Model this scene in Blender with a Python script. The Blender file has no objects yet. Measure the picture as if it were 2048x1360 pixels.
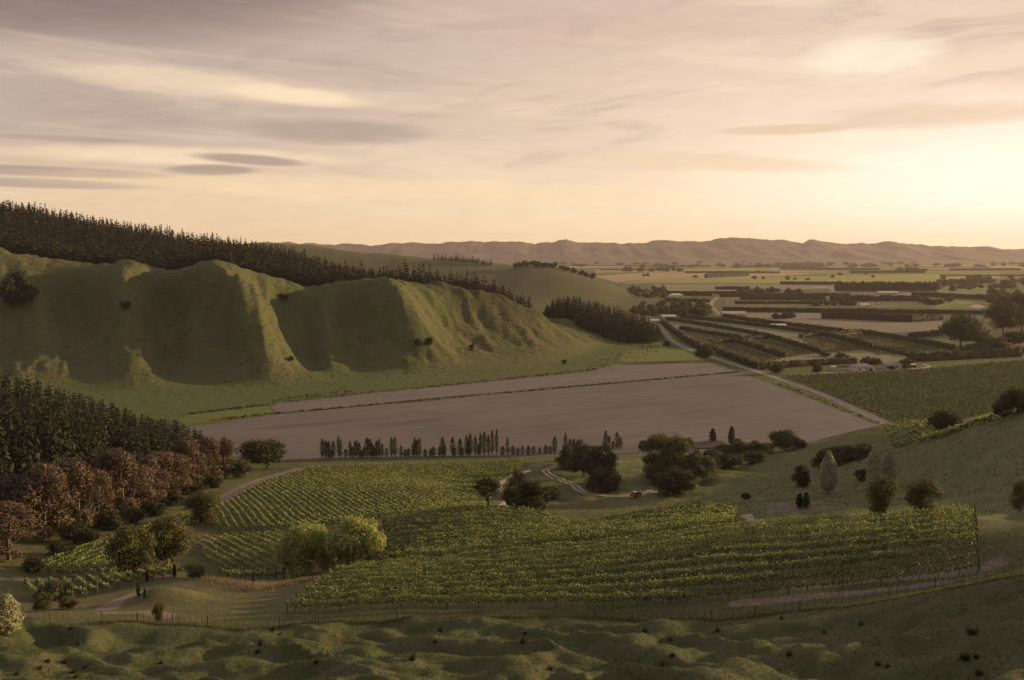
import bpy, math, random
import numpy as np
from mathutils import Vector

# ------------------------------------------------------------------ camera, sky, sun, exposure
S = bpy.context.scene
COL = S.collection
EYE = 86.0                      # eye height above the valley floor (m)
FPX, HORIZON = 2000.0, 505.0    # focal length and eye level measured on the 2048 px wide photograph
PITCH = math.atan((680 - HORIZON) / FPX)
cam_data = bpy.data.cameras.new('camera')
cam = bpy.data.objects.new('camera', cam_data); COL.objects.link(cam)
cam.location = (0, 0, EYE)
cam.rotation_euler = (math.pi / 2 - PITCH, 0, 0)
cam_data.sensor_width = 36; cam_data.lens = 36 * FPX / 2048
cam_data.clip_start = 0.5; cam_data.clip_end = 60000
S.camera = cam
SUN_AZ, SUN_EL = math.radians(70), math.radians(10.5)     # azimuth measured from the view axis towards the right

S.view_settings.view_transform = 'Standard'; S.view_settings.look = 'None'
S.view_settings.gamma = 1.0; S.view_settings.exposure = 0.4; S.view_settings.use_curve_mapping = False
S.cycles.use_denoising = True
try:
    S.cycles.denoiser = 'OPENIMAGEDENOISE'; S.cycles.denoising_input_passes = 'RGB_ALBEDO_NORMAL'; S.cycles.denoising_prefilter = 'ACCURATE'
except Exception: pass
S.cycles.max_bounces = 6; S.cycles.diffuse_bounces = 3; S.cycles.glossy_bounces = 2
S.cycles.transmission_bounces = 3; S.cycles.volume_bounces = 0; S.cycles.transparent_max_bounces = 8
S.cycles.use_adaptive_sampling = False

def lin(r, g, b):
    f = lambda c: (c / 255 / 12.92) if c / 255 <= 0.04045 else ((c / 255 + 0.055) / 1.055) ** 2.4
    return (f(r), f(g), f(b), 1.0)

class NT:
    """small helper for writing node maths"""
    def __init__(s, tree): s.t = tree; s.n = tree.nodes; s.l = tree.links
    def node(s, kind, **props):
        n = s.n.new(kind)
        for k, v in props.items(): setattr(n, k, v)
        return n
    def put(s, sock, v):
        if isinstance(v, bpy.types.NodeSocket): s.l.new(v, sock)
        elif v is not None: sock.default_value = v
    def m(s, op, a, b=None, c=None, clamp=False):
        n = s.node('ShaderNodeMath', operation=op); n.use_clamp = clamp
        s.put(n.inputs[0], a); s.put(n.inputs[1], b); s.put(n.inputs[2], c)
        return n.outputs[0]
    def mix(s, f, a, b, mode='MIX'):
        n = s.node('ShaderNodeMix', data_type='RGBA', blend_type=mode); n.clamp_factor = True
        s.put(n.inputs[0], f); s.put(n.inputs[6], a); s.put(n.inputs[7], b)
        return n.outputs[2]
    def step(s, v, a, b, lo=0.0, hi=1.0):
        n = s.node('ShaderNodeMapRange', interpolation_type='SMOOTHSTEP')
        for i, x in enumerate((v, a, b, lo, hi)): s.put(n.inputs[i], x)
        return n.outputs[0]
    def noise(s, vec, scale, detail=4, rough=0.55, dist=0.0):
        n = s.node('ShaderNodeTexNoise'); s.put(n.inputs['Vector'], vec)
        n.inputs['Scale'].default_value = scale; n.inputs['Detail'].default_value = detail
        n.inputs['Roughness'].default_value = rough; n.inputs['Distortion'].default_value = dist
        return n.outputs['Fac']
    def xyz(s, x, y, z):
        n = s.node('ShaderNodeCombineXYZ'); s.put(n.inputs[0], x); s.put(n.inputs[1], y); s.put(n.inputs[2], z)
        return n.outputs[0]
    def sep(s, v):
        n = s.node('ShaderNodeSeparateXYZ'); s.put(n.inputs[0], v); return n.outputs
    def ramp(s, v, stops):
        n = s.node('ShaderNodeValToRGB'); s.put(n.inputs[0], v)
        e = n.color_ramp.elements
        while len(e) < len(stops): e.new(0.5)
        for i, (p, c) in enumerate(stops): e[i].position = p; e[i].color = c
        return n.outputs[0]

def build_world():
    w = bpy.data.worlds.new('World'); S.world = w; w.use_nodes = True
    w.cycles.sampling_method = 'MANUAL'; w.cycles.sample_map_resolution = 256
    t = NT(w.node_tree); t.n.clear()
    out = t.node('ShaderNodeOutputWorld'); bg = t.node('ShaderNodeBackground')
    t.l.new(bg.outputs[0], out.inputs[0])
    tc = t.node('ShaderNodeTexCoord').outputs['Generated']
    X, Y, Z = t.sep(tc)
    az = t.m('MULTIPLY', t.m('ARCTAN2', X, Y), 180 / math.pi)      # degrees to the right of the view axis
    el = t.m('MULTIPLY', t.m('ARCSINE', Z), 180 / math.pi)
    # physical clear sky behind the cloud veil
    sky = t.node('ShaderNodeTexSky', sky_type='NISHITA'); sky.sun_disc = False
    sky.sun_elevation = SUN_EL; sky.sun_rotation = SUN_AZ; sky.dust_density = 4.0
    clear = t.mix(1.0, sky.outputs[0], (0.11, 0.11, 0.11, 1), 'MULTIPLY')
    # high thin cloud veil, warm near the horizon and greyer overhead; brighter towards the sun
    e = t.m('DIVIDE', el, 90.0, clamp=True)
    far = t.ramp(e, [(0.0, lin(238, 206, 168)), (0.035, lin(228, 200, 168)), (0.07, lin(190, 170, 156)), (0.16, lin(176, 154, 146)), (0.35, lin(162, 153, 151)), (1.0, lin(168, 170, 178))])
    near = t.ramp(e, [(0.0, lin(255, 222, 172)), (0.03, lin(252, 228, 192)), (0.075, lin(243, 215, 188)), (0.16, lin(220, 194, 175)), (0.35, lin(194, 182, 172)), (1.0, lin(172, 172, 178))])
    d_az = t.m('SUBTRACT', az, 47.0)
    d_az = t.m('ABSOLUTE', d_az)
    side = t.step(d_az, 74, 22)
    veil = t.mix(side, far, near)
    glow = t.m('ADD', t.m('POWER', t.m('DIVIDE', t.m('SUBTRACT', az, 27.0), 13.0), 2), t.m('POWER', t.m('DIVIDE', t.m('SUBTRACT', el, 3.8), 3.2), 2))
    glow = t.m('EXPONENT', t.m('MULTIPLY', glow, -1.0))
    # streaky cloud structure from a flat layer seen in perspective
    inv = t.m('DIVIDE', 1.0, t.m('ADD', t.m('MAXIMUM', Z, 0.0), 0.06))
    P = t.xyz(t.m('MULTIPLY', X, inv), t.m('MULTIPLY', t.m('MULTIPLY', Y, inv), 0.8), 3.7)
    warp = t.noise(P, 0.8, 3)
    P2 = t.xyz(t.m('ADD', t.m('MULTIPLY', az, 0.055), t.m('MULTIPLY', warp, 0.7)), t.m('ADD', t.m('MULTIPLY', el, 0.55), t.m('MULTIPLY', az, 0.035)), 1.0)
    n1 = t.noise(P2, 1.3, 7, 0.6, 0.35)
    P3 = t.xyz(t.m('MULTIPLY', az, 0.09), t.m('ADD', t.m('MULTIPLY', el, 0.42), t.m('MULTIPLY', az, -0.03)), 8.0)
    n2 = t.noise(P3, 1.1, 8, 0.62, 0.8)
    n3 = t.noise(P3, 5.5, 6, 0.65, 0.5)
    bright = t.m('MULTIPLY', t.step(n1, 0.48, 0.72), t.step(el, 0.5, 3.0))
    dark = t.m('MULTIPLY', t.step(n2, 0.50, 0.74), t.step(el, 2.0, 7.0))
    col = t.mix(t.m('MULTIPLY', bright, 0.30), veil, lin(255, 232, 198))
    col = t.mix(t.m('MULTIPLY', dark, 0.38), col, lin(150, 130, 122))
    tex = t.step(n3, 0.3, 0.75, 0.97, 1.03)
    col = t.mix(t.m('MULTIPLY', glow, 0.85), col, (1.16, 1.03, 0.88, 1))
    # single lens-shaped clouds and streaks at fixed bearings: az, el, half width, half height, tilt, colour, strength
    wob = t.m('MULTIPLY', t.m('SUBTRACT', t.noise(P3, 3.0, 5, 0.6), 0.5), 1.3)
    wob2 = t.m('MULTIPLY', t.m('SUBTRACT', t.noise(P2, 4.0, 5, 0.6), 0.5), 0.9)
    def patch(col, a, h, wa, wh, tilt, c, k, soft=0.5, rag=1.0):
        soft = min(1.0, soft + 0.12); rag *= 0.85
        da = t.m('SUBTRACT', az, a)
        dh = t.m('SUBTRACT', t.m('SUBTRACT', el, h), t.m('MULTIPLY', da, tilt))
        q = t.m('ADD', t.m('POWER', t.m('DIVIDE', da, wa), 2), t.m('POWER', t.m('DIVIDE', dh, wh), 2))
        q = t.m('ADD', q, t.m('ADD', t.m('MULTIPLY', wob, rag), t.m('MULTIPLY', wob2, rag)))
        f = t.m('MULTIPLY', t.step(q, 1.0 + soft, max(0.0, 1.0 - soft)), k)
        return t.mix(f, col, c)
    DK = lin(168, 148, 137); BR = lin(252, 226, 190)
    col = patch(col, -25, 14.6, 17, 3.4, 0.02, lin(122, 100, 98), 0.85, 1.0, 0.4)
    col = patch(col, -17, 9.0, 7.5, 0.7, -0.06, BR, 0.55, 0.9, 1.3)
    col = patch(col, -12.2, 8.55, 3.6, 0.42, -0.08, BR, 0.75, 0.9, 1.2)
    col = patch(col, -3.6, 8.2, 8.0, 0.5, -0.05, BR, 0.25, 0.9, 1.3)
    col = patch(col, -10.0, 6.7, 4.8, 0.62, -0.015, DK, 0.7, 0.75, 0.7)
    col = patch(col, -18, 5.15, 8.0, 0.45, 0.0, BR, 0.7, 0.9, 1.1)
    col = patch(col, -14.5, 5.05, 2.9, 0.28, -0.05, DK, 0.9, 0.5, 0.4)
    col = patch(col, -16.6, 4.45, 2.3, 0.30, 0.02, DK, 0.9, 0.5, 0.4)
    col = patch(col, -25.0, 4.15, 6.0, 0.26, -0.01, DK, 0.9, 0.5, 0.4)
    col = patch(col, -25.5, 3.55, 5.6, 0.24, -0.01, DK, 0.7, 0.5, 0.4)
    col = patch(col, -24.0, 5.85, 3.6, 0.14, 0.0, DK, 0.55, 0.6, 0.5)
    col = patch(col, -8, 3.6, 16, 0.55, -0.02, lin(250, 220, 175), 0.5, 0.9, 1.0)
    col = patch(col, 22.5, 7.1, 5.4, 0.62, -0.01, lin(216, 188, 160), 0.6, 0.8, 1.2)
    col = patch(col, 15.0, 6.65, 3.4, 0.26, 0.0, lin(222, 194, 164), 0.8, 0.6, 0.8)
    col = patch(col, 11, 5.0, 6.5, 0.45, -0.06, lin(232, 202, 166), 0.6, 0.8, 0.9)
    col = patch(col, 19.5, 10.2, 3.2, 1.0, 0.0, lin(255, 240, 214), 0.7, 0.95, 1.0)
    col = patch(col, 4, 12.5, 11, 1.2, -0.05, lin(206, 178, 158), 0.5, 0.9, 1.2)
    tint = t.node('ShaderNodeVectorMath', operation='SCALE'); t.l.new(col, tint.inputs[0]); t.put(tint.inputs['Scale'], tex)
    final = t.mix(0.94, clear, tint.outputs[0])
    below = t.step(el, -0.2, -3.0)
    final = t.mix(below, final, lin(120, 100, 85))
    t.l.new(final, bg.inputs[0]); bg.inputs[1].default_value = 0.86
build_world()

sun_data = bpy.data.lights.new('sun', 'SUN'); sun_data.energy = 5.0; sun_data.angle = math.radians(1.0); sun_data.color = (1.0, 0.74, 0.34)
sun = bpy.data.objects.new('sun', sun_data); COL.objects.link(sun)
SUN_DIR = Vector((math.sin(SUN_AZ) * math.cos(SUN_EL), math.cos(SUN_AZ) * math.cos(SUN_EL), math.sin(SUN_EL)))
sun.rotation_euler = SUN_DIR.to_track_quat('Z', 'Y').to_euler()
sun.location = (200, 150, 300)

# ------------------------------------------------------------------ helpers
RNG = np.random.default_rng(11)
random.seed(5)

def hash2(ix, iy, seed):
    h = (ix.astype(np.int64) * 374761393 + iy.astype(np.int64) * 668265263 + seed * 982451653) & 0xFFFFFFFF
    h = ((h ^ (h >> 13)) * 1274126177) & 0xFFFFFFFF
    return ((h ^ (h >> 16)) & 0xFFFF) / 65535.0
def vnoise(x, y, seed=0):
    x = np.asarray(x, float); y = np.asarray(y, float)
    ix = np.floor(x); iy = np.floor(y); fx = x - ix; fy = y - iy
    fx = fx * fx * fx * (fx * (fx * 6 - 15) + 10); fy = fy * fy * fy * (fy * (fy * 6 - 15) + 10)
    a = hash2(ix, iy, seed); b = hash2(ix + 1, iy, seed); c = hash2(ix, iy + 1, seed); d = hash2(ix + 1, iy + 1, seed)
    return (a + (b - a) * fx) * (1 - fy) + (c + (d - c) * fx) * fy
def fbm(x, y, oct=4, seed=0, gain=0.5):
    s = 0; amp = 1; tot = 0
    for o in range(oct):
        s = s + amp * vnoise(x * 2 ** o, y * 2 ** o, seed + o * 17); tot += amp; amp *= gain
    return s / tot
def sstep(a, b, x):
    t = np.clip((x - a) / (b - a), 0, 1); return t * t * (3 - 2 * t)
def smax(a, b, k):
    h = np.clip(0.5 + 0.5 * (a - b) / k, 0, 1)
    return b + (a - b) * h + k * h * (1 - h)

CP, SP = math.cos(PITCH), math.sin(PITCH)
def ray(px, py):
    cx = (px - 1024) / FPX; cy = (680 - py) / FPX
    return np.array([cx, CP + cy * SP, -SP + cy * CP])
def pd(px, py, d):
    """a point of the photograph at depth d metres along the view axis -> world x, y, z"""
    r = ray(px, py); return r * (d / r[1]) + np.array([0, 0, EYE])
def flat(px, py, z=0.0):
    """a point of the photograph that lies on the flat valley floor"""
    r = ray(px, py); return r * ((z - EYE) / r[2]) + np.array([0, 0, EYE])

class TPS:
    def __init__(s, pts, lam=1e-4):
        p = np.array(pts, float); s.c = p[:, :2] / 100.0; n = len(p)
        K = s.phi(s.c[:, None, :] - s.c[None, :, :]) + lam * np.eye(n)
        P = np.hstack([np.ones((n, 1)), s.c]); A = np.zeros((n + 3, n + 3))
        A[:n, :n] = K; A[:n, n:] = P; A[n:, :n] = P.T
        s.w = np.linalg.solve(A, np.concatenate([p[:, 2], np.zeros(3)]))
    @staticmethod
    def phi(d):
        r2 = (d * d).sum(-1); return 0.5 * r2 * np.log(r2 + 1e-12)
    def __call__(s, x, y):
        q = np.stack([np.ravel(x), np.ravel(y)], 1) / 100.0; out = np.empty(len(q))
        for i in range(0, len(q), 20000):
            c = q[i:i + 20000]
            out[i:i + 20000] = s.phi(c[:, None, :] - s.c[None]) @ s.w[:-3] + s.w[-3] + c @ s.w[-2:]
        return out.reshape(np.shape(x))

# ------------------------------------------------------------------ terrain: surveyed points (photo x, photo y, depth in metres)
NEAR = [pd(*p) for p in [
    # paddock under the camera and the fence line
    (0,1360,84),(300,1360,82),(600,1360,80),(1024,1360,76),(1500,1360,69),(2048,1360,60),
    (0,1290,108),(500,1300,100),(1024,1300,95),(1500,1295,88),(2048,1250,74),
    (40,1238,123),(200,1242,122),(330,1247,121),(540,1256,118),(700,1243,119),(900,1234,119),(1200,1234,116),(1400,1237,111),(1600,1220,105),(1750,1203,100),(1850,1184,96),(1950,1166,92),(2048,1147,88),
    # near vine block, lower and upper edge
    (560,1228,126),(800,1216,125),(1100,1214,122),(1400,1207,117),(1600,1189,113),(1800,1169,109),(1960,1150,105),
    (700,1150,152),(900,1134,152),(1100,1112,154),(1300,1090,154),(1480,1068,152),(1600,1058,147),(1800,1048,140),(1950,1040,134),
    (2048,1100,108),(2048,1040,136),
    # second vine block up to its crest
    (790,1130,168),(760,1050,212),(870,1033,207),(960,1028,207),(1060,1031,203),(1150,1056,198),(1250,1042,196),(1400,1018,195),(1490,1038,182),(1000,1075,180),(1250,1070,172),
    # hollow behind the crest, the car track, the far bank
    (1200,1042,285),(1120,1030,282),(1060,1025,278),(1000,1020,262),(1300,1030,270),(1090,938,372),(1110,955,352),(1170,985,318),(1275,993,305),(1325,978,322),
    (1150,925,392),(1080,960,345),(1250,950,352),(1290,920,392),(1280,965,330),
    (1400,960,330),(1550,950,318),(1450,990,290),(1420,1004,262),(1600,920,350),(1700,890,350),(1500,915,392),(1600,893,396),(1690,872,400),(1760,852,420),
    (1830,872,335),(1800,850,376),(1900,855,372),(2000,842,380),(1770,890,335),
    # spur on the right
    (2048,820,232),(1950,857,244),(1880,886,250),(1800,917,252),(1740,945,250),(1680,965,248),
    (1950,950,192),(1900,905,222),(1840,945,224),(2048,900,198),(2048,1020,150),(1960,1030,142),(1850,1012,165),(1700,1020,176),(1600,1012,195),(1520,1050,166),(1500,1002,235),(1600,965,255),(1850,950,215),
    # striped vine block on the rounded knoll
    (430,1062,232),(430,1022,256),(620,936,372),(800,929,384),(1060,921,394),(1060,942,374),(1010,968,345),(1000,1000,302),(900,1022,256),(750,1042,234),(700,980,300),(550,1000,276),(850,980,300),
    # blocks and bowl at the lower left
    (400,1082,216),(560,1156,181),(470,1150,187),(560,1072,216),(650,1060,218),(430,1200,139),(600,1162,162),(420,1157,166),(300,1182,153),(250,1217,136),
    (150,1192,162),(330,1152,177),(60,1182,167),(50,1152,183),(230,1152,180),(230,1084,215),(370,1032,243),
    (280,1032,252),(100,1092,207),(0,1142,182),(430,950,352),(530,940,376),(480,935,385),
]]
NEAR += [(-150,300,16),(-190,260,24),(-120,360,6),(-200,360,12),(-260,300,26),(-300,220,38),(-150,150,40),(-120,100,48),(-130,430,-3),(-250,430,2),(-160,190,32),
         # the camera's own hill, behind and to the right of the frame
         (0,0,84),(0,20,76),(0,42,65),(-30,42,63),(25,42,67),(-60,0,80),(60,0,86),(0,-60,88),(60,50,72),(-80,50,66),(100,100,68),(88,140,54),(140,150,62),(140,176,58),(126,206,52),(175,245,56),(230,300,52),(180,90,78),(235,150,70),(320,300,54),(-120,0,76),(-200,60,66),(250,400,14),(330,420,8),
         (0,415,-1),(-80,410,-1),(60,412,0)]
NEAR += [(x, 470, -14) for x in range(-260, 400, 60)] + [(x, 540, -45) for x in range(-260, 460, 90)]
def crease(L, step=9.0):
    P = np.array([pd(*p) for p in L]); sg = np.concatenate([[0], np.cumsum(np.linalg.norm(np.diff(P, axis=0), axis=1))]); q = np.linspace(0, sg[-1], max(2, int(sg[-1] / step)))
    return [np.array([np.interp(v, sg, P[:, c]) for c in range(3)]) for v in q]
HILL = []
for L in [  # foot, crest, then the spurs and the gullies of the grass hill
    [(-200,830,520),(0,800,575),(150,795,590),(250,790,603),(350,785,612),(450,782,620),(560,776,634),(640,768,652),(720,760,672),(800,757,680),(900,748,704),(1000,741,725),(1090,728,768),(1180,702,868),(1225,688,935)],
    [(-300,492,800),(-150,495,800),(0,509,800),(100,535,800),(180,546,798),(210,543,785),(250,539,772),(290,545,792),(330,551,815),(380,549,800),(420,546,770),(450,545,752),(480,552,768),(520,570,795),(560,580,810),(620,586,822),(700,581,815),(750,576,798),(795,571,780),(840,583,820),(900,583,855),(960,581,868),(1020,603,882),(1060,620,888),(1100,645,892),(1150,672,900)],
    [(250,539,772),(246,580,742),(242,620,716),(255,680,678),(275,745,632)],
    [(450,545,752),(468,585,728),(488,635,704),(512,695,674),(545,755,642)],
    [(795,571,780),(806,610,760),(813,650,744),(812,700,720),(806,745,694)],
    [(960,581,868),(1000,625,852),(1040,670,838),(1080,710,800)],
    [(330,551,815),(336,600,797),(339,650,765),(342,700,720),(348,755,655)],
    [(590,583,816),(598,610,806),(604,650,786),(612,700,744),(626,745,692)],
    [(700,581,815),(700,640,798),(704,700,748),(712,742,700)],
    [(120,538,800),(140,600,780),(150,660,742),(160,730,668)],
    [(0,509,800),(20,580,762),(20,640,735),(20,710,682)],
    [(395,575,786),(396,620,752),(402,670,716),(412,720,682),(424,766,645)],
    [(432,610,752),(446,670,716),(470,735,666)],
    [(650,590,812),(652,630,780),(656,680,735),(664,725,700),(672,755,674)],
    [(70,545,788),(84,600,745),(98,660,704),(115,720,655),(128,765,622)],
    [(198,580,768),(202,630,735),(208,690,690),(216,750,638)],
    [(870,583,838),(890,640,815),(905,690,770),(930,728,728)]]: HILL += crease(L)
HILL += [pd(*p) for p in [(-150,640,740),(960,640,842),(1000,695,806)]]
HILL += [pd(px, 505, d)[:2].tolist() + [z] for px, d, z in [(0,900,80),(150,900,68),(300,920,58),(450,900,55),(600,920,46),(800,920,42),(950,960,36),(-300,900,85)]]
RIDGE = [(-300,1160,140),(-100,1155,132),(0,1150,125),(100,1150,117),(200,1140,105),(300,1130,97),(400,1120,86),(480,1110,82),(540,1100,73),(600,1090,68),(700,1060,52),(800,1040,42),(900,1010,37),(1000,975,33),(1060,955,18)]
HILL += [pd(px, 505, d)[:2].tolist() + [z] for px, d, z in RIDGE]
HILL += [pd(px, 505, d + 160)[:2].tolist() + [z - 30] for px, d, z in RIDGE] + [pd(px, 505, d + 420)[:2].tolist() + [z - 130] for px, d, z in RIDGE]
HILL += [pd(px, 505, d)[:2].tolist() + [z] for px, d, z in [(1130,960,22),(1180,990,12),(1240,1000,4),(1110,1000,22),(1300,1020,-8),(1330,960,-12),(1330,900,-20),(1100,1080,12),(1200,1100,2),(1300,640,-40),(1150,640,-40),(900,610,-30),(700,560,-30),(500,540,-30),(300,520,-22),(0,480,-20),(-200,450,-16),(1450,900,-50),(1450,1200,-60),(1250,1300,-50)]]
BACK = [pd(*p) for p in [(500,486,2350),(560,487,2350),(620,490,2340),(700,505,2300),(800,512,2250),(870,517,2220),(940,520,2200),(1000,534,2160),(1040,532,2140),(1080,526,2120),(1110,530,2100),(1150,543,2080),(1200,562,2060),(1245,580,2060)]]
BACK += [(x * 0.86, y - 330, max(-4, z * 0.12 - 3)) for x, y, z in BACK] + [(x * 0.93 , y - 160, z * 0.55) for x, y, z in BACK] + [(x * 1.1 + 60, y + 450, -20) for x, y, z in BACK]
BACK += [(x, y, -30) for x, y in [(300,1500),(330,1900),(330,2300),(450,2100),(0,1500),(-400,1500),(250,1750)]]
class Cones(TPS):       # straight-sided interpolation that keeps ridges and gullies creased
    @staticmethod
    def phi(d): return np.sqrt((d * d).sum(-1) + 1e-4)
tn, tb = TPS(NEAR, 3e-4), TPS(BACK, 1e-3)
th1, th2 = TPS(HILL, 3e-3), Cones(HILL, -1e-3)
th = lambda x, y: 0.3 * th1(x, y) + 0.7 * th2(x, y)

def boxmask(x, y, x0, x1, y0, y1, s):
    return sstep(x0 - s, x0, x) * sstep(x1 + s, x1, x) * sstep(y0 - s, y0, y) * sstep(y1 + s, y1, y)
def terrain(x, y):
    x = np.asarray(x, float); y = np.asarray(y, float)
    zn = np.full(x.shape, -60.0); zh = np.full(x.shape, -60.0); zb = np.full(x.shape, -60.0)
    r = np.hypot(x, y)
    m = (y < 600) & (r < 900)
    if m.any():
        xs, ys = x[m], y[m]
        cxs = np.clip(xs, -330, 380); cys = np.clip(ys, -90, 600)
        z = tn(cxs, cys)
        z = z - 0.1 * (np.abs(xs - cxs)) - 0.1 * np.abs(ys - cys)
        # hummocks and slips of the grazed paddock, fading out at the fence
        fy = np.interp(xs, [-70, -40, -10, 20, 45, 90], [128, 121, 121, 113, 90, 70])
        pad = sstep(2, -12, ys - fy) * sstep(30, 60, ys)
        u = xs * 0.80 - ys * 0.60; v = xs * 0.60 + ys * 0.80
        wu = 5.0 * (fbm(xs / 17, ys / 17, 2, 3) - 0.5)
        rid = 1 - np.abs(2 * fbm((u + 2 * wu) / 20, (v + 4 * wu) / 10, 3, 5) - 1)
        z = z + pad * (3.8 * (rid - 0.72) + 2.2 * (fbm(xs / 13, ys / 13, 3, 9) - 0.5) + 1.7 * (fbm(xs / 4.2, ys / 4.2, 3, 21) - 0.5))
        bank = sstep(150, 190, ys) * sstep(20, 45, xs) + sstep(225, 250, ys) * sstep(0, 12, xs) * (xs < 45)
        z = z + np.clip(bank, 0, 1) * (2.6 * (fbm(xs / 14, ys / 14, 4, 31) - 0.5) + 1.0 * (fbm(xs / 4, ys / 4, 3, 33) - 0.5)) * sstep(430, 380, ys)
        # rounded bowl with a raised lip and little knoll near the lower left track
        z = z + 2.2 * np.exp(-(((xs + 50.5) / 5.0) ** 2 + ((ys - 141) / 4.0) ** 2))
        z = z + 0.35 * (fbm(xs / 5, ys / 5, 3, 41) - 0.5)
        zn[m] = z - 70 * sstep(480, 560, ys)
    m = (y > 430) & (y < 1700) & (x > -1000) & (x < 420)
    if m.any():
        xs, ys = x[m], y[m]
        z = th(np.clip(xs, -620, 400), ys)
        k = sstep(3, 16, z) * sstep(1000, 900, ys)
        u = xs * 0.93 + ys * 0.37
        fl = fbm(u / 15, ys / 75, 3, 51); fl2 = fbm((xs * 0.6 + ys * 0.8) / 13, (xs * 0.8 - ys * 0.6) / 60, 3, 57)
        right = sstep(-110, -60, xs)
        rib = 1 - np.abs(2 * fbm((xs * 0.95 + ys * 0.25) / 38 + 0.6 * fl, ys / 160, 2, 53) - 1); rib2 = 1 - np.abs(2 * fbm((xs * 0.9 + ys * 0.35) / 15, ys / 60, 2, 55) - 1)
        mids_ = sstep(0, 18, z) * sstep(90, 50, z)
        z = z + mids_ * sstep(1000, 900, ys) * (6.5 * (rib - 0.7) * (1 - 0.6 * right) + 2.6 * (rib2 - 0.7))
        slip = 1 - np.abs(2 * fbm(xs / 22 + 3 * fl, ys / 30, 3, 63) - 1)
        z = z + k * ((1 - right) * 5.5 * (fl - 0.5) + right * 8.5 * (fl2 - 0.5) + 3.0 * (fbm(xs / 34, ys / 34, 4, 61) - 0.5) - 3.4 * (slip - 0.6) + 2.2 * (fbm(xs / 7, ys / 7, 3, 67) - 0.5))
        z = z + sstep(900, 1000, ys) * 6 * (fbm(xs / 60, ys / 60, 3, 71) - 0.5)
        zh[m] = z - 80 * sstep(1450, 1650, ys)
    m = (y > 1350) & (y < 3000) & (x > -1500) & (x < 520)
    if m.any():
        xs, ys = x[m], y[m]
        z = tb(np.clip(xs, -700, 520), ys)
        zb[m] = z + sstep(4, 25, z) * (16 * (fbm(xs / 120, ys / 120, 4, 81) - 0.5)) - 90 * sstep(2700, 2950, ys)
    z = smax(zn, np.zeros_like(zn), 2.0)
    z = smax(zh, z, 4.0); z = smax(zb, z, 5.0)
    return z

# polar sheet: fine towards the view, coarse behind, out to the foot of the mountains
TH = np.concatenate([np.linspace(-math.pi, -0.56, 70)[:-1], np.linspace(-0.56, 0.56, 540), np.linspace(0.56, math.pi, 70)[1:]])
RR = np.concatenate([np.geomspace(2.5, 48, 26)[:-1], np.geomspace(48, 420, 300)[:-1], np.geomspace(420, 1400, 240)[:-1], np.geomspace(1400, 22000, 60)])
GX = RR[:, None] * np.sin(TH)[None]; GY = RR[:, None] * np.cos(TH)[None]
GZ = terrain(GX, GY)
def ground_z(x, y):
    x = np.asarray(x, float); y = np.asarray(y, float)
    r = np.clip(np.hypot(x, y), RR[0], RR[-1] * 0.999); a = np.clip(np.arctan2(x, y), -3.14159, 3.14159)
    i = np.clip(np.searchsorted(RR, r) - 1, 0, len(RR) - 2); j = np.clip(np.searchsorted(TH, a) - 1, 0, len(TH) - 2)
    u = (r - RR[i]) / (RR[i + 1] - RR[i]); v = (a - TH[j]) / (TH[j + 1] - TH[j])
    return (GZ[i, j] * (1 - v) + GZ[i, j + 1] * v) * (1 - u) + (GZ[i + 1, j] * (1 - v) + GZ[i + 1, j + 1] * v) * u
_T = np.geomspace(30, 15000, 2600)
def hit(px, py):
    """first ground point seen at a pixel of the photograph"""
    r = ray(px, py); p = r[None] * (_T / r[1])[:, None]; p[:, 2] += EYE
    below = p[:, 2] < ground_z(p[:, 0], p[:, 1])
    k = int(np.argmax(below)) if below.any() else len(_T) - 1
    a, b = _T[max(k - 1, 0)], _T[k]
    for _ in range(12):
        mth = 0.5 * (a + b); q = r * (mth / r[1]); q[2] += EYE
        if q[2] < ground_z(q[0], q[1]): b = mth
        else: a = mth
    q = r * (b / r[1]); return np.array([q[0], q[1], float(ground_z(q[0], q[1]))])
def at_depth(px, d):
    """ground point at bearing px and depth d"""
    x = (px - 1024) / FPX * d / (CP + 0.0) ; return np.array([x, d, float(ground_z(x, d))])

def mesh_from(name, verts, faces, mats=(), mat_idx=None, smooth=False):
    """faces: int array (n,3) or (n,4), or a list of such arrays"""
    verts = np.asarray(verts, np.float32)
    fl = faces if isinstance(faces, list) else [faces]
    fl = [np.asarray(f, np.int32) for f in fl if len(f)]
    loops = np.concatenate([f.ravel() for f in fl]); tot = np.concatenate([np.full(len(f), f.shape[1], np.int32) for f in fl])
    me = bpy.data.meshes.new(name); me.vertices.add(len(verts)); me.vertices.foreach_set('co', verts.ravel())
    me.loops.add(len(loops)); me.loops.foreach_set('vertex_index', loops)
    me.polygons.add(len(tot)); st = np.concatenate([[0], np.cumsum(tot)[:-1]]).astype(np.int32)
    me.polygons.foreach_set('loop_start', st); me.polygons.foreach_set('loop_total', tot)
    for m in mats: me.materials.append(m)
    if mat_idx is not None: me.polygons.foreach_set('material_index', np.asarray(mat_idx, np.int32))
    me.polygons.foreach_set('use_smooth', np.full(len(tot), bool(smooth)))
    me.update(calc_edges=True); me.validate()
    return me
def obj(name, me, parent=None, loc=None, rz=0.0, scale=None):
    o = bpy.data.objects.new(name, me); COL.objects.link(o)
    if parent is not None: o.parent = parent
    if loc is not None: o.location = [float(v) for v in loc]
    if rz: o.rotation_euler = (0, 0, rz)
    if scale is not None: o.scale = scale if hasattr(scale, '__len__') else (scale,) * 3
    return o
def tag(o, label=None, cat=None, group=None, kind=None):
    if label: o['label'] = label
    if cat: o['category'] = cat
    if group: o['group'] = group
    if kind: o['kind'] = kind
    return o
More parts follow.
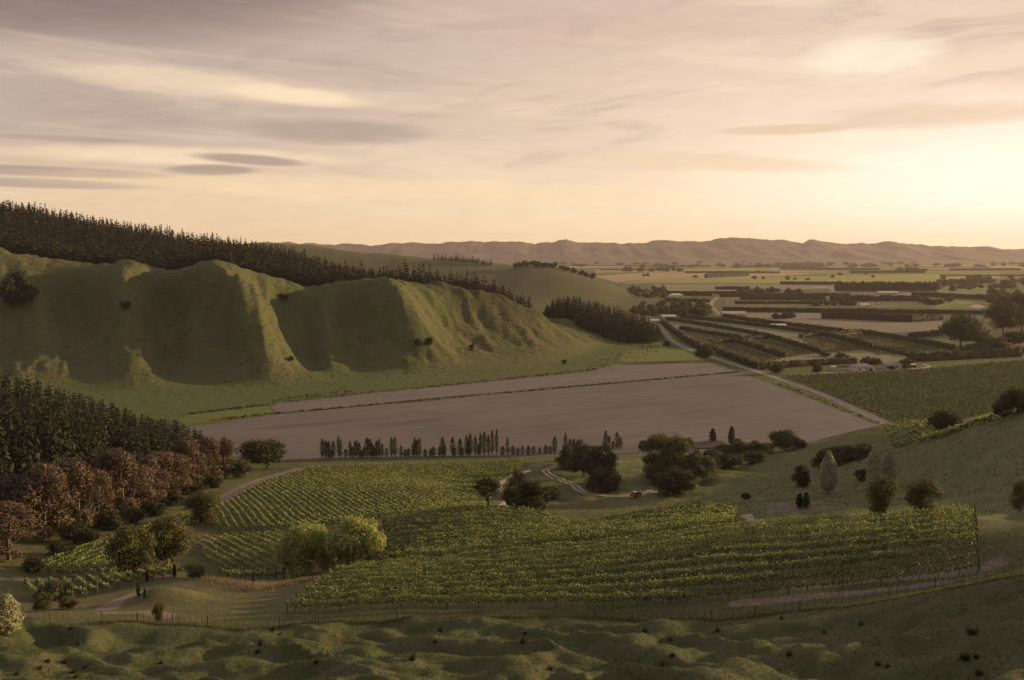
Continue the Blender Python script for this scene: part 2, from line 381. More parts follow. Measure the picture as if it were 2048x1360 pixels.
def attr(me, name, vals):
    a = me.attributes.new(name, 'FLOAT', 'POINT'); a.data.foreach_set('value', np.asarray(vals, np.float32).ravel())
def nth(n):
    s = 'th' if 10 <= n % 100 <= 20 else {1: 'st', 2: 'nd', 3: 'rd'}.get(n % 10, 'th'); return '%d%s' % (n, s)

def material(name):
    m = bpy.data.materials.new(name); m.use_nodes = True
    t = NT(m.node_tree); b = t.n['Principled BSDF']; b.inputs['Specular IOR Level'].default_value = 0.15
    b.inputs['Roughness'].default_value = 0.9
    return m, t, b

# ------------------------------------------------------------------ materials
def soil_material(name, a, bcol, scale, furrow=None):
    m, t, b = material(name)
    pos = t.node('ShaderNodeNewGeometry').outputs['Position']
    n = t.noise(pos, scale, 6, 0.6); n2 = t.noise(pos, scale * 9, 4, 0.6)
    c = t.mix(t.step(n, 0.3, 0.7), a, bcol)
    c = t.mix(t.m('MULTIPLY', t.step(n2, 0.35, 0.75), 0.35), c, tuple(v * 0.7 for v in a[:3]) + (1,))
    if furrow:      # drill lines along one direction
        X, Y, Z = t.sep(pos); ang, sp = furrow
        u = t.m('ADD', t.m('MULTIPLY', X, math.cos(ang)), t.m('MULTIPLY', Y, math.sin(ang)))
        v = t.m('ADD', t.m('MULTIPLY', X, -math.sin(ang)), t.m('MULTIPLY', Y, math.cos(ang)))
        streak = t.noise(t.xyz(t.m('MULTIPLY', u, 0.006), t.m('MULTIPLY', v, sp), 0.0), 1.0, 5, 0.6)
        c = t.mix(t.m('MULTIPLY', t.step(streak, 0.38, 0.66), 0.8), c, tuple(v2 * 0.66 for v2 in bcol[:3]) + (1,))
        damp = t.noise(t.xyz(t.m('MULTIPLY', u, 0.012), t.m('MULTIPLY', v, 0.05), 4.0), 1.0, 4, 0.5)
        c = t.mix(t.m('MULTIPLY', t.step(damp, 0.55, 0.72), 0.65), c, tuple(v2 * 0.5 for v2 in bcol[:3]) + (1,))
    t.l.new(c, b.inputs['Base Color']); b.inputs['Roughness'].default_value = 0.95
    bp = t.node('ShaderNodeBump'); bp.inputs['Strength'].default_value = 0.5; bp.inputs['Distance'].default_value = 0.15
    t.l.new(n2, bp.inputs['Height']); t.l.new(bp.outputs[0], b.inputs['Normal'])
    return m
def leaf_material(name, a, bcol, trans=0.3, spread=0.5, patchy=0.6):
    m, t, b = material(name)
    pos = t.node('ShaderNodeNewGeometry').outputs['Position']
    tone = t.node('ShaderNodeAttribute', attribute_name='tone').outputs['Fac']
    oi = t.node('ShaderNodeObjectInfo').outputs['Random']
    f = t.m('ADD', t.m('MULTIPLY', tone, 0.7), t.m('MULTIPLY', t.m('SUBTRACT', oi, 0.5), spread))
    f = t.m('ADD', f, t.m('MULTIPLY', t.m('SUBTRACT', t.noise(pos, 0.6, 3), 0.35), patchy), clamp=True)
    c = t.mix(f, a, bcol)
    t.l.new(c, b.inputs['Base Color']); b.inputs['Roughness'].default_value = 0.75
    tr = t.node('ShaderNodeBsdfTranslucent'); t.l.new(c, tr.inputs[0])
    mx = t.node('ShaderNodeMixShader'); mx.inputs[0].default_value = trans
    t.l.new(b.outputs[0], mx.inputs[1]); t.l.new(tr.outputs[0], mx.inputs[2])
    t.l.new(mx.outputs[0], t.n['Material Output'].inputs[0])
    return m
def plain_material(name, col, rough=0.85, vary=0.25, scale=2.0):
    m, t, b = material(name)
    pos = t.node('ShaderNodeTexCoord').outputs['Object']
    n = t.noise(pos, scale, 4)
    c = t.mix(t.m('MULTIPLY', t.step(n, 0.3, 0.75), vary), col, tuple(v * 0.45 for v in col[:3]) + (1,))
    t.l.new(c, b.inputs['Base Color']); b.inputs['Roughness'].default_value = rough
    return m

def ground_material():
    m, t, b = material('pasture')
    geo = t.node('ShaderNodeNewGeometry'); pos = geo.outputs['Position']
    X, Y, Z = t.sep(pos)
    A = lambda n: t.node('ShaderNodeAttribute', attribute_name=n).outputs['Fac']
    soil, lush, dry, wood, paddock_shade = A('soil'), A('lush'), A('dry'), A('wood'), A('paddock_shade')
    big = t.noise(pos, 0.02, 5, 0.6); mid = t.noise(pos, 0.16, 6, 0.65); fine = t.noise(pos, 1.6, 5, 0.7)
    c = t.mix(t.step(big, 0.35, 0.65), (0.070, 0.080, 0.029, 1), (0.092, 0.088, 0.037, 1))
    c = t.mix(t.m('MULTIPLY', t.step(mid, 0.42, 0.72), 0.55), c, (0.122, 0.108, 0.056, 1))
    slip_ = t.noise(pos, 0.055, 7, 0.68, 1.2)
    c = t.mix(t.m('MULTIPLY', t.step(slip_, 0.48, 0.62), 0.85), c, (0.100, 0.076, 0.046, 1))
    c = t.mix(t.m('MULTIPLY', t.step(slip_, 0.46, 0.34), 0.7), c, (0.052, 0.066, 0.024, 1))
    c = t.mix(t.m('MULTIPLY', t.step(fine, 0.42, 0.75), 0.5), c, (0.046, 0.053, 0.019, 1))
    c = t.mix(t.m('MULTIPLY', dry, t.step(mid, 0.25, 0.7)), c, (0.16, 0.125, 0.064, 1))
    c = t.mix(t.m('MULTIPLY', lush, 0.85), c, t.mix(t.step(mid, 0.35, 0.7), (0.088, 0.102, 0.034, 1), (0.078, 0.084, 0.033, 1)))
    c = t.mix(t.m('MULTIPLY', paddock_shade, 0.8), c, t.mix(t.step(mid, 0.35, 0.65), (0.050, 0.064, 0.026, 1), (0.086, 0.082, 0.041, 1)))  # paddock grass colour darkened to stand in for shade over it
    c = t.mix(t.m('MULTIPLY', A('pale'), 0.85), c, t.mix(t.step(mid, 0.35, 0.68), (0.118, 0.132, 0.050, 1), (0.150, 0.140, 0.070, 1)))
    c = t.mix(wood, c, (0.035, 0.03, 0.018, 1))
    edge = t.m('ADD', soil, t.m('MULTIPLY', t.m('SUBTRACT', mid, 0.5), 0.9))
    edge = t.m('ADD', edge, t.m('MULTIPLY', t.m('SUBTRACT', fine, 0.5), 0.5))
    sm = t.m('MULTIPLY', t.step(edge, 0.35, 0.75), t.step(soil, 0.02, 0.15))
    c = t.mix(sm, c, t.mix(t.step(fine, 0.3, 0.7), (0.22, 0.165, 0.135, 1), (0.15, 0.112, 0.09, 1)))
    t.l.new(c, b.inputs['Base Color'])
    # sheep terraces follow the contour on steep ground; tussocky relief everywhere
    wz = t.m('ADD', t.m('MULTIPLY', Z, 2.6), t.m('MULTIPLY', t.noise(pos, 0.04, 5), 30.0))
    terr = t.m('MULTIPLY', t.m('SINE', wz), t.m('MULTIPLY', t.step(slip_, 0.35, 0.6), 0.09))
    nz = t.sep(geo.outputs['Normal'])[2]
    terr = t.m('MULTIPLY', terr, t.step(nz, 0.97, 0.88))
    far = t.step(Y, 420.0, 560.0)
    h = t.m('ADD', t.m('MULTIPLY', fine, 0.22), t.m('MULTIPLY', mid, t.m('ADD', 0.8, t.m('MULTIPLY', far, 2.2))))
    h = t.m('ADD', h, t.m('MULTIPLY', terr, t.m('ADD', 0.6, t.m('MULTIPLY', far, 1.6))))
    bp = t.node('ShaderNodeBump'); bp.inputs['Strength'].default_value = 0.9; bp.inputs['Distance'].default_value = 1.0
    t.l.new(h, bp.inputs['Height']); t.l.new(bp.outputs[0], b.inputs['Normal'])
    b.inputs['Roughness'].default_value = 0.95
    return m
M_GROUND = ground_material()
M_BROWN = soil_material('ploughed_soil', (0.125, 0.103, 0.102, 1), (0.168, 0.137, 0.132, 1), 0.012, (math.radians(33), 0.35))
M_BROWN2 = soil_material('tilled_strip', (0.140, 0.116, 0.111, 1), (0.182, 0.148, 0.139, 1), 0.015, (math.radians(33), 0.3))
M_TRACK = soil_material('pale_dirt', (0.33, 0.255, 0.205, 1), (0.40, 0.31, 0.25, 1), 0.4)
M_ROAD = soil_material('gravel_road', (0.20, 0.165, 0.14, 1), (0.25, 0.21, 0.18, 1), 0.2)
M_FGREEN = soil_material('green_crop', (0.10, 0.115, 0.030, 1), (0.13, 0.145, 0.036, 1), 0.01)
M_FBRIGHT = soil_material('bright_crop', (0.20, 0.20, 0.045, 1), (0.25, 0.235, 0.05, 1), 0.006, (0.2, 0.02))
M_FTAN = soil_material('stubble_field', (0.29, 0.20, 0.115, 1), (0.34, 0.235, 0.14, 1), 0.005, (0.1, 0.02))
M_FGREY = soil_material('fallow_field', (0.15, 0.12, 0.095, 1), (0.18, 0.145, 0.11, 1), 0.006)
M_FVINE = soil_material('vineyard_floor', (0.075, 0.075, 0.030, 1), (0.095, 0.09, 0.038, 1), 0.02)
M_ORCH = soil_material('orchard_floor', (0.14, 0.128, 0.075, 1), (0.18, 0.16, 0.10, 1), 0.05)
L_PINE = leaf_material('pine_needles', (0.020, 0.026, 0.016, 1), (0.056, 0.050, 0.031, 1), 0.15, 0.8)
L_PINEF = leaf_material('far_pine_needles', (0.020, 0.019, 0.013, 1), (0.048, 0.040, 0.026, 1), 0.12)
L_EUC = leaf_material('gum_leaves', (0.070, 0.048, 0.035, 1), (0.19, 0.126, 0.086, 1), 0.22, 0.35)
L_OAK = leaf_material('oak_leaves', (0.030, 0.034, 0.017, 1), (0.085, 0.080, 0.038, 1), 0.2)
L_MID = leaf_material('hedge_leaves', (0.040, 0.043, 0.021, 1), (0.115, 0.102, 0.050, 1), 0.25)
L_WIL = leaf_material('willow_leaves', (0.19, 0.205, 0.07, 1), (0.50, 0.48, 0.17, 1), 0.4, 0.1)
L_OLIVE = leaf_material('olive_leaves', (0.075, 0.075, 0.030, 1), (0.145, 0.125, 0.052, 1), 0.3)
L_SILV = leaf_material('silver_leaves', (0.25, 0.24, 0.15, 1), (0.48, 0.44, 0.28, 1), 0.35)
L_POP = leaf_material('poplar_leaves', (0.060, 0.058, 0.028, 1), (0.125, 0.11, 0.055, 1), 0.35)
L_VINE = leaf_material('vine_leaves', (0.046, 0.058, 0.022, 1), (0.40, 0.415, 0.155, 1), 0.35, 0.06, 0.25)
L_VINEF = leaf_material('dull_vine_leaves', (0.055, 0.064, 0.023, 1), (0.112, 0.118, 0.044, 1), 0.3, 0.1, 0.2)
L_GRASS = leaf_material('grass_blades', (0.095, 0.105, 0.040, 1), (0.155, 0.14, 0.065, 1), 0.45)
L_PADD = leaf_material('paddock_blades', (0.050, 0.062, 0.024, 1), (0.115, 0.105, 0.050, 1), 0.45)
L_REED = leaf_material('rush_leaves', (0.030, 0.034, 0.014, 1), (0.085, 0.068, 0.034, 1), 0.2)
L_DRY = leaf_material('dry_grass', (0.17, 0.13, 0.085, 1), (0.28, 0.215, 0.14, 1), 0.3)
M_BARK = plain_material('bark', (0.075, 0.055, 0.042, 1), 0.95, 0.5, 3)
M_PALEBARK = plain_material('pale_bark', (0.20, 0.16, 0.125, 1), 0.9, 0.5, 2)
M_POST = plain_material('weathered_timber', (0.10, 0.078, 0.060, 1), 0.9, 0.5, 6)
M_WIRE = plain_material('fence_wire', (0.12, 0.11, 0.10, 1), 0.6, 0.1, 5)
M_WALL = plain_material('cream_weatherboard', (0.62, 0.54, 0.45, 1), 0.7, 0.15, 1)
M_WALL2 = plain_material('grey_weatherboard', (0.42, 0.37, 0.34, 1), 0.7, 0.15, 1)
M_ROOF = plain_material('grey_iron_roof', (0.24, 0.21, 0.19, 1), 0.6, 0.25, 0.6)
M_ROOFP = plain_material('pink_iron_roof', (0.55, 0.40, 0.35, 1), 0.6, 0.2, 0.6)
M_ROOFW = plain_material('pale_iron_roof', (0.62, 0.57, 0.52, 1), 0.5, 0.15, 0.6)
M_ROOFB = plain_material('brown_tile_roof', (0.12, 0.085, 0.07, 1), 0.7, 0.3, 1.5)
M_GLASS = plain_material('window_glass', (0.03, 0.03, 0.035, 1), 0.15, 0.0)
M_RED = plain_material('red_car_paint', (0.22, 0.07, 0.06, 1), 0.35, 0.1, 2)
M_CREAM = plain_material('cream_roof_paint', (0.62, 0.42, 0.27, 1), 0.4, 0.1, 2)
M_TYRE = plain_material('tyre_rubber', (0.02, 0.02, 0.02, 1), 0.9, 0.2, 4)

# ------------------------------------------------------------------ the ground sheet
nr, nc = GX.shape
V = np.stack([GX.ravel(), GY.ravel(), GZ.ravel()], 1)
idx = np.arange(nr * nc).reshape(nr, nc)
F = np.stack([idx[:-1, :-1], idx[:-1, 1:], idx[1:, 1:], idx[1:, :-1]], -1).reshape(-1, 4)
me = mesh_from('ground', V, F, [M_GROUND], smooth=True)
def line_mask(pts, w, soft):
    """1 on a polyline of world points, fading out beyond half width w"""
    best = np.full(len(V), 1e9); P = np.array(pts)[:, :2]; lo, hi = P.min(0) - w - soft, P.max(0) + w + soft
    sel = np.where((V[:, 0] > lo[0]) & (V[:, 0] < hi[0]) & (V[:, 1] > lo[1]) & (V[:, 1] < hi[1]))[0]
    q = V[sel, :2]; d = np.full(len(sel), 1e9)
    for a, c in zip(P[:-1], P[1:]):
        ab = c - a; u = np.clip(((q - a) @ ab) / (ab @ ab + 1e-9), 0, 1)
        d = np.minimum(d, np.hypot(*(q - a - u[:, None] * ab).T))
    out = np.zeros(len(V)); out[sel] = sstep(w + soft, w, d); return out
def blob(px, py, rx, ry):
    p = hit(px, py); return np.exp(-(((V[:, 0] - p[0]) / rx) ** 2 + ((V[:, 1] - p[1]) / ry) ** 2))
H = lambda L: [hit(*p) for p in L]
soil = np.zeros(len(V)); dry = np.zeros(len(V)); lush = np.zeros(len(V)); wood = np.zeros(len(V))
for L, w in [([(1480,1206),(1600,1195),(1800,1176),(1960,1154)], 0.55), ([(1600,1172),(1750,1158),(1980,1134)], 0.5), ([(210,1226),(300,1224),(330,1232)], 0.6), ([(215,1217),(255,1195),(275,1185)], 0.7),
             ([(50,1158),(130,1158)], 1.2), ([(440,1073),(560,1062),(760,1047),(860,1035)], 1.5), ([(430,1078),(380,1090)], 1.5), ([(430,1005),(520,960),(600,937)], 1.4)]:
    soil = np.maximum(soil, line_mask(H(L), w, 2.0))
soil += 0.8 * blob(1590,1015,7,12) + 0.5 * blob(1980,1120,6,4) + 0.35 * blob(900,755,18,10) + 0.3 * blob(250,780,12,10) + 0.35 * blob(10,660,18,12) + 0.3 * blob(330,700,10,10)
dry = 0.35 * sstep(400, 300, V[:, 1]) * fbm(V[:, 0] / 20, V[:, 1] / 20, 3, 91) + 0.8 * blob(450,1195,8,9) + 0.7 * blob(1500,985,14,14)
dry = np.maximum(dry, line_mask(H([(420,1160),(500,1175),(600,1160),(700,1140),(790,1128)]), 2.0, 2.0))
R2 = np.hypot(V[:, 0], V[:, 1])
dry += 0.12 * sstep(35, 60, V[:, 0]) * sstep(135, 160, V[:, 1]) * sstep(400, 380, V[:, 1]) + 0.25 * blob(1250,1010,20,25)
lush = sstep(6, 1.0, V[:, 2]) * sstep(400, 430, V[:, 1]) * sstep(1100, 950, V[:, 1]) * 0.9 + 0.3 * blob(440,1200,9,12) + 0.5 * blob(1120,935,14,16)
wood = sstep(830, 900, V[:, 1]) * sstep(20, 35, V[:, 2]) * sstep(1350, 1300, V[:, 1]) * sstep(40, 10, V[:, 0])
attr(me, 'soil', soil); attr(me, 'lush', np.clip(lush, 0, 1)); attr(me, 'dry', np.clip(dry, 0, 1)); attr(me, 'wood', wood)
attr(me, 'pale', sstep(15, 45, V[:, 0]) * sstep(128, 150, V[:, 1]) * sstep(415, 395, V[:, 1]) * (V[:, 2] > 2))
attr(me, 'paddock_shade', sstep(3, -4, V[:, 1] - np.interp(V[:, 0], [-70, -40, -10, 20, 45, 90], [126, 120, 120, 112, 89, 70])) * (np.hypot(V[:, 0], V[:, 1]) < 300))  # mask of the shade painted into the paddock colour
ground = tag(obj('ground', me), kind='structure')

# ------------------------------------------------------------------ mountains on the horizon
def mountains():
    sk = [(200,487),(380,486),(480,490),(530,487),(560,484),(580,483),(600,488),(660,489),(720,491),(760,490),(800,485),(850,489),(900,484),(940,481),(970,483),(1000,482),(1060,489),(1100,484),(1130,479),(1180,488),(1230,487),(1290,485),(1330,481),(1400,482),(1440,478),(1500,476),(1560,480),(1600,487),(1617,480),(1640,484),(1700,487),(1780,485),(1830,488),(1860,494),(1900,491),(1960,496),(2048,499),(2200,496),(2400,492)]
    D = 10500.0
    xs = np.array([(p[0] - 1024) / FPX * D for p in sk]); zs = np.array([EYE + (HORIZON - p[1]) / FPX * D for p in sk])
    gx = np.arange(-7000, 7400, 20.0); gy = np.concatenate([np.arange(8300, 10500, 70.0), np.arange(10500, 13500, 300.0)])
    X, Y = np.meshgrid(gx, gy)
    top = np.interp(X * D / Y, xs, zs) + 42 * (np.abs(2 * fbm(X / 330, X * 0 + 3, 5, 5, 0.6) - 1) ** 0.8 - 0.25)
    u = (Y - 8400) / (D - 8400)
    spur = fbm(X / 420, Y / 1500, 4, 15); spur = 1 - np.abs(2 * spur - 1)
    prof = np.where(u < 1, np.clip(u, 0, 1) ** 1.25, np.clip(1 - (Y - D) / 3200, 0, 1))
    Zm = top * prof * (1 - 0.55 * (1 - prof) * (1 - spur) * 2) + prof * (1 - prof) * 130 * (fbm(X / 230, Y / 330, 4, 25) - 0.5)
    Zm = np.minimum(Zm, top * (0.15 + 0.85 * prof)) - 3 * (u <= 0.0)
    n, c = X.shape; ii = np.arange(n * c).reshape(n, c)
    f = np.stack([ii[:-1, :-1], ii[:-1, 1:], ii[1:, 1:], ii[1:, :-1]], -1).reshape(-1, 4)
    m, t, b = material('mountain_scrub'); pos = t.node('ShaderNodeNewGeometry').outputs['Position']
    cc = t.mix(t.step(t.noise(pos, 0.004, 6), 0.35, 0.65), (0.050, 0.036, 0.038, 1), (0.10, 0.070, 0.064, 1)); t.l.new(cc, b.inputs['Base Color'])
    tag(obj('mountain_range', mesh_from('mountain_range', np.stack([X.ravel(), Y.ravel(), Zm.ravel()], 1), f, [m], smooth=True)), kind='structure')
mountains()

# ------------------------------------------------------------------ fields, road and tracks
FIELD_N = [0]
def field(poly, mat, lift=None):
    pts = [flat(*p) for p in poly]; FIELD_N[0] += 1
    d = np.mean([p[1] for p in pts]); z = lift if lift is not None else 0.05 + d * 6e-5 + 0.004 * FIELD_N[0]
    v = np.array([[p[0], p[1], z] for p in pts]); me = bpy.data.meshes.new('field')
    me.from_pydata([tuple(map(float, q)) for q in v], [], [list(range(len(v)))]); me.materials.append(mat); me.update()
    return tag(obj('field', me), kind='structure')
field([(330,862),(555,829),(900,796),(1200,770),(1478,745.5),(1560,775),(1660,813),(1758,851),(1700,880),(1600,905),(1300,928),(800,950),(420,950)], M_BROWN, 0.06)
field([(539,812),(560,806),(700,791),(850,776),(1000,761),(1100,752),(1190,741),(1212,733),(1240,728.5),(1330,727),(1430,726.5),(1474,743),(1200,767),(900,793),(556,826.5)], M_BROWN2, 0.07)
field([(330,850),(380,829),(536,812),(552,827),(400,846)], M_FGREEN, 0.05)
field([(1255,700),(1385,696),(1398,709),(1410,720),(1290,724),(1235,722)], M_FGREEN, 0.05)
field([(1562,753),(1850,737),(2060,719),(2300,700),(2300,800),(2060,840),(1800,860),(1782,846)], M_FVINE, 0.055)
# distant fields of the plain
for poly, mat in [
    ([(1185,552),(1300,545),(1560,541),(1700,544),(1480,556),(1290,558),(1235,566)], M_FTAN),
    ([(1240,568),(1290,558),(1440,556),(1700,551),(2000,547),(2000,556),(1860,566),(1640,569),(1480,566),(1300,566)], M_FBRIGHT),
    ([(1300,569),(1480,568),(1660,572),(1660,579),(1450,579),(1330,577)], M_FGREY),
    ([(1190,541),(1420,537),(1560,537),(1560,540),(1300,544),(1190,546)], M_FBRIGHT),
    ([(1330,578),(1480,580),(1480,583),(1400,583),(1330,581)], M_FBRIGHT),
    ([(1340,597),(1420,597),(1418,608),(1345,608)], M_FGREEN),
    ([(1560,545),(1830,541),(2000,543),(2000,546),(1700,550)], M_FGREEN),
    ([(1800,531),(1990,530),(2060,534),(2060,538),(1850,538)], M_FBRIGHT),
    ([(1300,531),(1700,532),(1780,535),(1780,539),(1560,536),(1300,535)], M_FGREEN),
    ([(1060,531),(1300,531),(1300,534),(1120,536)], M_FTAN),
    ([(1462,627),(1640,626),(1640,636),(1820,646),(1885,642),(1885,664),(1810,672),(1700,664),(1470,642)], M_FGREY),
    ([(1660,570),(1675,570),(1675,585),(1870,586),(2000,570),(2010,584),(1860,592),(1660,586)], M_FGREY),
    ([(1874,574),(2005,573),(1995,588),(1874,585)], M_FGREEN),
    ([(1450,596),(1860,590),(1900,600),(1890,612),(1450,618)], M_ORCH),
    ([(1900,601),(1995,603),(1980,622),(1860,618)], M_FGREEN),
    ([(1915,604),(1990,606),(1990,609),(1915,607)], M_FBRIGHT),
    ([(1335,642),(1480,640),(1730,668),(1925,705),(2045,712),(1820,724),(1520,738),(1400,694)], M_ORCH),
    ([(1980,684),(2060,676),(2060,692),(1990,694)], M_FGREY),
]: field(poly, mat)

def ribbon(name, pts, w, mat, lift=0.1, dens=1.0, wvar=0.15):
    """a strip draped on the ground along a world polyline"""
    P = np.array(pts)[:, :2]; s = np.concatenate([[0], np.cumsum(np.hypot(*np.diff(P, axis=0).T))])
    n = max(8, int(s[-1] / dens)); q = np.linspace(0, s[-1], n)
    x = np.interp(q, s, P[:, 0]); y = np.interp(q, s, P[:, 1])
    k = max(1, int(4 / dens)); ker = np.ones(2 * k + 1) / (2 * k + 1)
    sm = lambda a: np.convolve(np.pad(a, k, mode='reflect', reflect_type='odd'), ker, 'valid'); x, y = sm(x), sm(y)
    tx, ty = np.gradient(x), np.gradient(y); l = np.hypot(tx, ty) + 1e-9; nx, ny = -ty / l, tx / l
    ww = w * (1 + wvar * (2 * vnoise(q / 3.0, q * 0, 7) - 1)); cols = 5; v = []
    for c in range(cols):
        o = (c / (cols - 1) - 0.5) * ww; xx, yy = x + nx * o, y + ny * o
        v.append(np.stack([xx, yy, ground_z(xx, yy) + lift - (0.05 if c in (0, cols - 1) else 0)], 1))
    v = np.stack(v, 1).reshape(-1, 3); ii = np.arange(n * cols).reshape(n, cols)
    f = np.stack([ii[:-1, 1:], ii[:-1, :-1], ii[1:, :-1], ii[1:, 1:]], -1).reshape(-1, 4)
    return tag(obj(name, mesh_from(name, v, f, [mat], smooth=True)), kind='structure')
road_px = [(1790,856),(1760,841),(1700,814),(1640,787),(1580,765),(1526,747),(1476,731),(1432,717),(1392,704),(1359,690),(1341,679),(1331,665),(1322,655),(1316,643)]
ribbon('road', [flat(*p) for p in road_px], 6.5, M_ROAD, 0.12, 4.0, 0.05)
ribbon('road', [flat(*p) for p in [(1447,634),(1432,622),(1422,612),(1424,604),(1436,594)]], 8, M_ROAD, 0.2, 6.0, 0.05)
ribbon('path', [flat(*p) for p in [(1545,750),(1640,746),(1720,742.5),(1790,739),(1850,736),(1862,733),(1845,729)]], 3.2, M_TRACK, 0.13, 3.0)
car_track = H([(1112,933),(1096,936),(1089,942),(1098,950),(1118,958),(1140,967),(1155,976),(1165,985),(1180,990),(1215,993),(1260,994),(1290,990),(1312,981)])
def offset(pts, o):
    P = np.array(pts)[:, :2]; g = np.gradient(P, axis=0); g /= np.linalg.norm(g, axis=1)[:, None]
    return np.stack([P[:, 0] - g[:, 1] * o, P[:, 1] + g[:, 0] * o], 1)
ribbon('track', offset(car_track, 0.85), 0.95, M_TRACK, 0.14, 0.8, 0.3); ribbon('track', offset(car_track, -0.85), 0.95, M_TRACK, 0.14, 0.8, 0.3)
ribbon('track', H([(985,1021),(1005,1014),(1018,1003),(1014,990),(1002,978),(1000,966),(1012,956),(1030,949),(1060,941)]), 2.6, M_TRACK, 0.14, 0.8, 0.3)
ribbon('track', H([(1488,1030),(1505,1037),(1520,1047),(1532,1056)]), 2.4, M_TRACK, 0.1, 0.5, 0.3)

# ------------------------------------------------------------------ foliage helpers
def leaf_quads(c, nrm, size, rng, aspect=1.5):
    n = len(c); r = rng.normal(size=(n, 3)); nrm = nrm / (np.linalg.norm(nrm, axis=1)[:, None] + 1e-9)
    a = np.cross(nrm, r); a /= np.linalg.norm(a, axis=1)[:, None] + 1e-9; b2 = np.cross(nrm, a)
    a = a * (size * aspect / 2)[:, None]; b2 = b2 * (size / 2)[:, None]
    v = np.stack([c - a, c + b2 * 0.9, c + a, c - b2 * 0.9], 1).reshape(-1, 3)
    return v, np.arange(4 * n).reshape(n, 4)
def clump_points(clumps, n, rng, shell=0.45):
    """points and outward normals spread through overlapping ellipsoids (x,y,z,rx,ry,rz)"""
    C = np.array(clumps, float); w = (C[:, 3] * C[:, 4] * C[:, 5]) ** (2 / 3); k = rng.choice(len(C), n, p=w / w.sum())
    d = rng.normal(size=(n, 3)); d /= np.linalg.norm(d, axis=1)[:, None]
    r = 1 - shell * rng.random(n) ** 1.6 + 0.12 * rng.normal(size=n)
    p = C[k, :3] + d * r[:, None] * C[k, 3:]
    return p, d / C[k, 3:] * C[k, 3:].mean(1)[:, None]
def tube(path, radii, sides=6):
    path = np.array(path, float); n = len(path); v = []; tg = np.gradient(path, axis=0)
    for i in range(n):
        d = tg[i] / (np.linalg.norm(tg[i]) + 1e-9); u = np.cross(d, [0.31, 0.95, 0.05]); u /= np.linalg.norm(u); w = np.cross(d, u)
        for k in range(sides):
            a = 2 * math.pi * k / sides; v.append(path[i] + radii[i] * (math.cos(a) * u + math.sin(a) * w))
    ii = np.arange(n * sides).reshape(n, sides); jj = np.roll(ii, -1, axis=1)
    return np.array(v), np.stack([ii[:-1], jj[:-1], jj[1:], ii[1:]], -1).reshape(-1, 4)
def join(parts):
    vs, fs, o = [], [], 0
    for v, f in parts: vs.append(v); fs.append(f + o); o += len(v)
    return np.concatenate(vs), np.concatenate(fs)
def leaf_mesh(name, v, f, mat, rng, tone=None):
    me = mesh_from(name, v, f, [mat]); n = len(f)
    tn_ = rng.random(n) if tone is None else tone
    attr(me, 'tone', np.repeat(tn_, f.shape[1])); return me
def limb(p0, p1, r0, r1, rng, bend=0.12, n=5):
    p0, p1 = np.array(p0, float), np.array(p1, float); L = np.linalg.norm(p1 - p0); ts = np.linspace(0, 1, n)
    off = rng.normal(size=3) * bend * L
    pts = [p0 + (p1 - p0) * t_ + off * math.sin(math.pi * t_) for t_ in ts]
    return tube(pts, [r0 + (r1 - r0) * t_ for t_ in ts])

def broadleaf(name, h, r, mat, bark, n, leaf, seed, base=0.22, clumps=16, squash=0.85, lobe=0.42, billow=1.0, lean=0.0, open_=0.45, stems=1):
    rng = np.random.default_rng(seed); cl = []
    zc = h * (base + 1) / 2; hz = h * (1 - base) / 2
    for i in range(clumps):
        d = rng.normal(size=3); d /= np.linalg.norm(d); q = 0.25 + 0.5 * rng.random() ** 0.6
        rr = lobe * r * (0.65 + 0.7 * rng.random())
        cl.append((d[0] * q * r * 1.0 + lean * d[2] * r, d[1] * q * r, zc + d[2] * q * hz * 1.1, rr, rr, rr * squash))
    p, nn = clump_points(cl, n, rng, open_)
    k = p[:, 2] > h * base * 0.5; p, nn = p[k], nn[k]
    p[:, 2] *= h / max(p[:, 2].max(), 1e-6); p[:, :2] *= r / np.percentile(np.hypot(p[:, 0], p[:, 1]), 97)
    v, f = leaf_quads(p, nn + rng.normal(size=p.shape) * 0.6, leaf * (0.6 + 0.8 * rng.random(len(p))), rng)
    crown = leaf_mesh(name + '_crown', v, f, mat, rng)
    tr = []
    for s in range(stems):
        o = rng.normal(size=2) * 0.25 * (stems > 1)
        tr.append(limb((o[0], o[1], -0.3), (o[0] * 3, o[1] * 3, h * 0.62), 0.028 * h, 0.008 * h, rng, 0.03, 7))
    for c in cl[:9]: tr.append(limb((0, 0, h * (base * 0.7 + 0.1 * rng.random())), c[:3], 0.012 * h, 0.004 * h, rng))
    v, f = join(tr); trunk = mesh_from(name + '_trunk', v, f, [bark], smooth=True)
    return trunk, crown
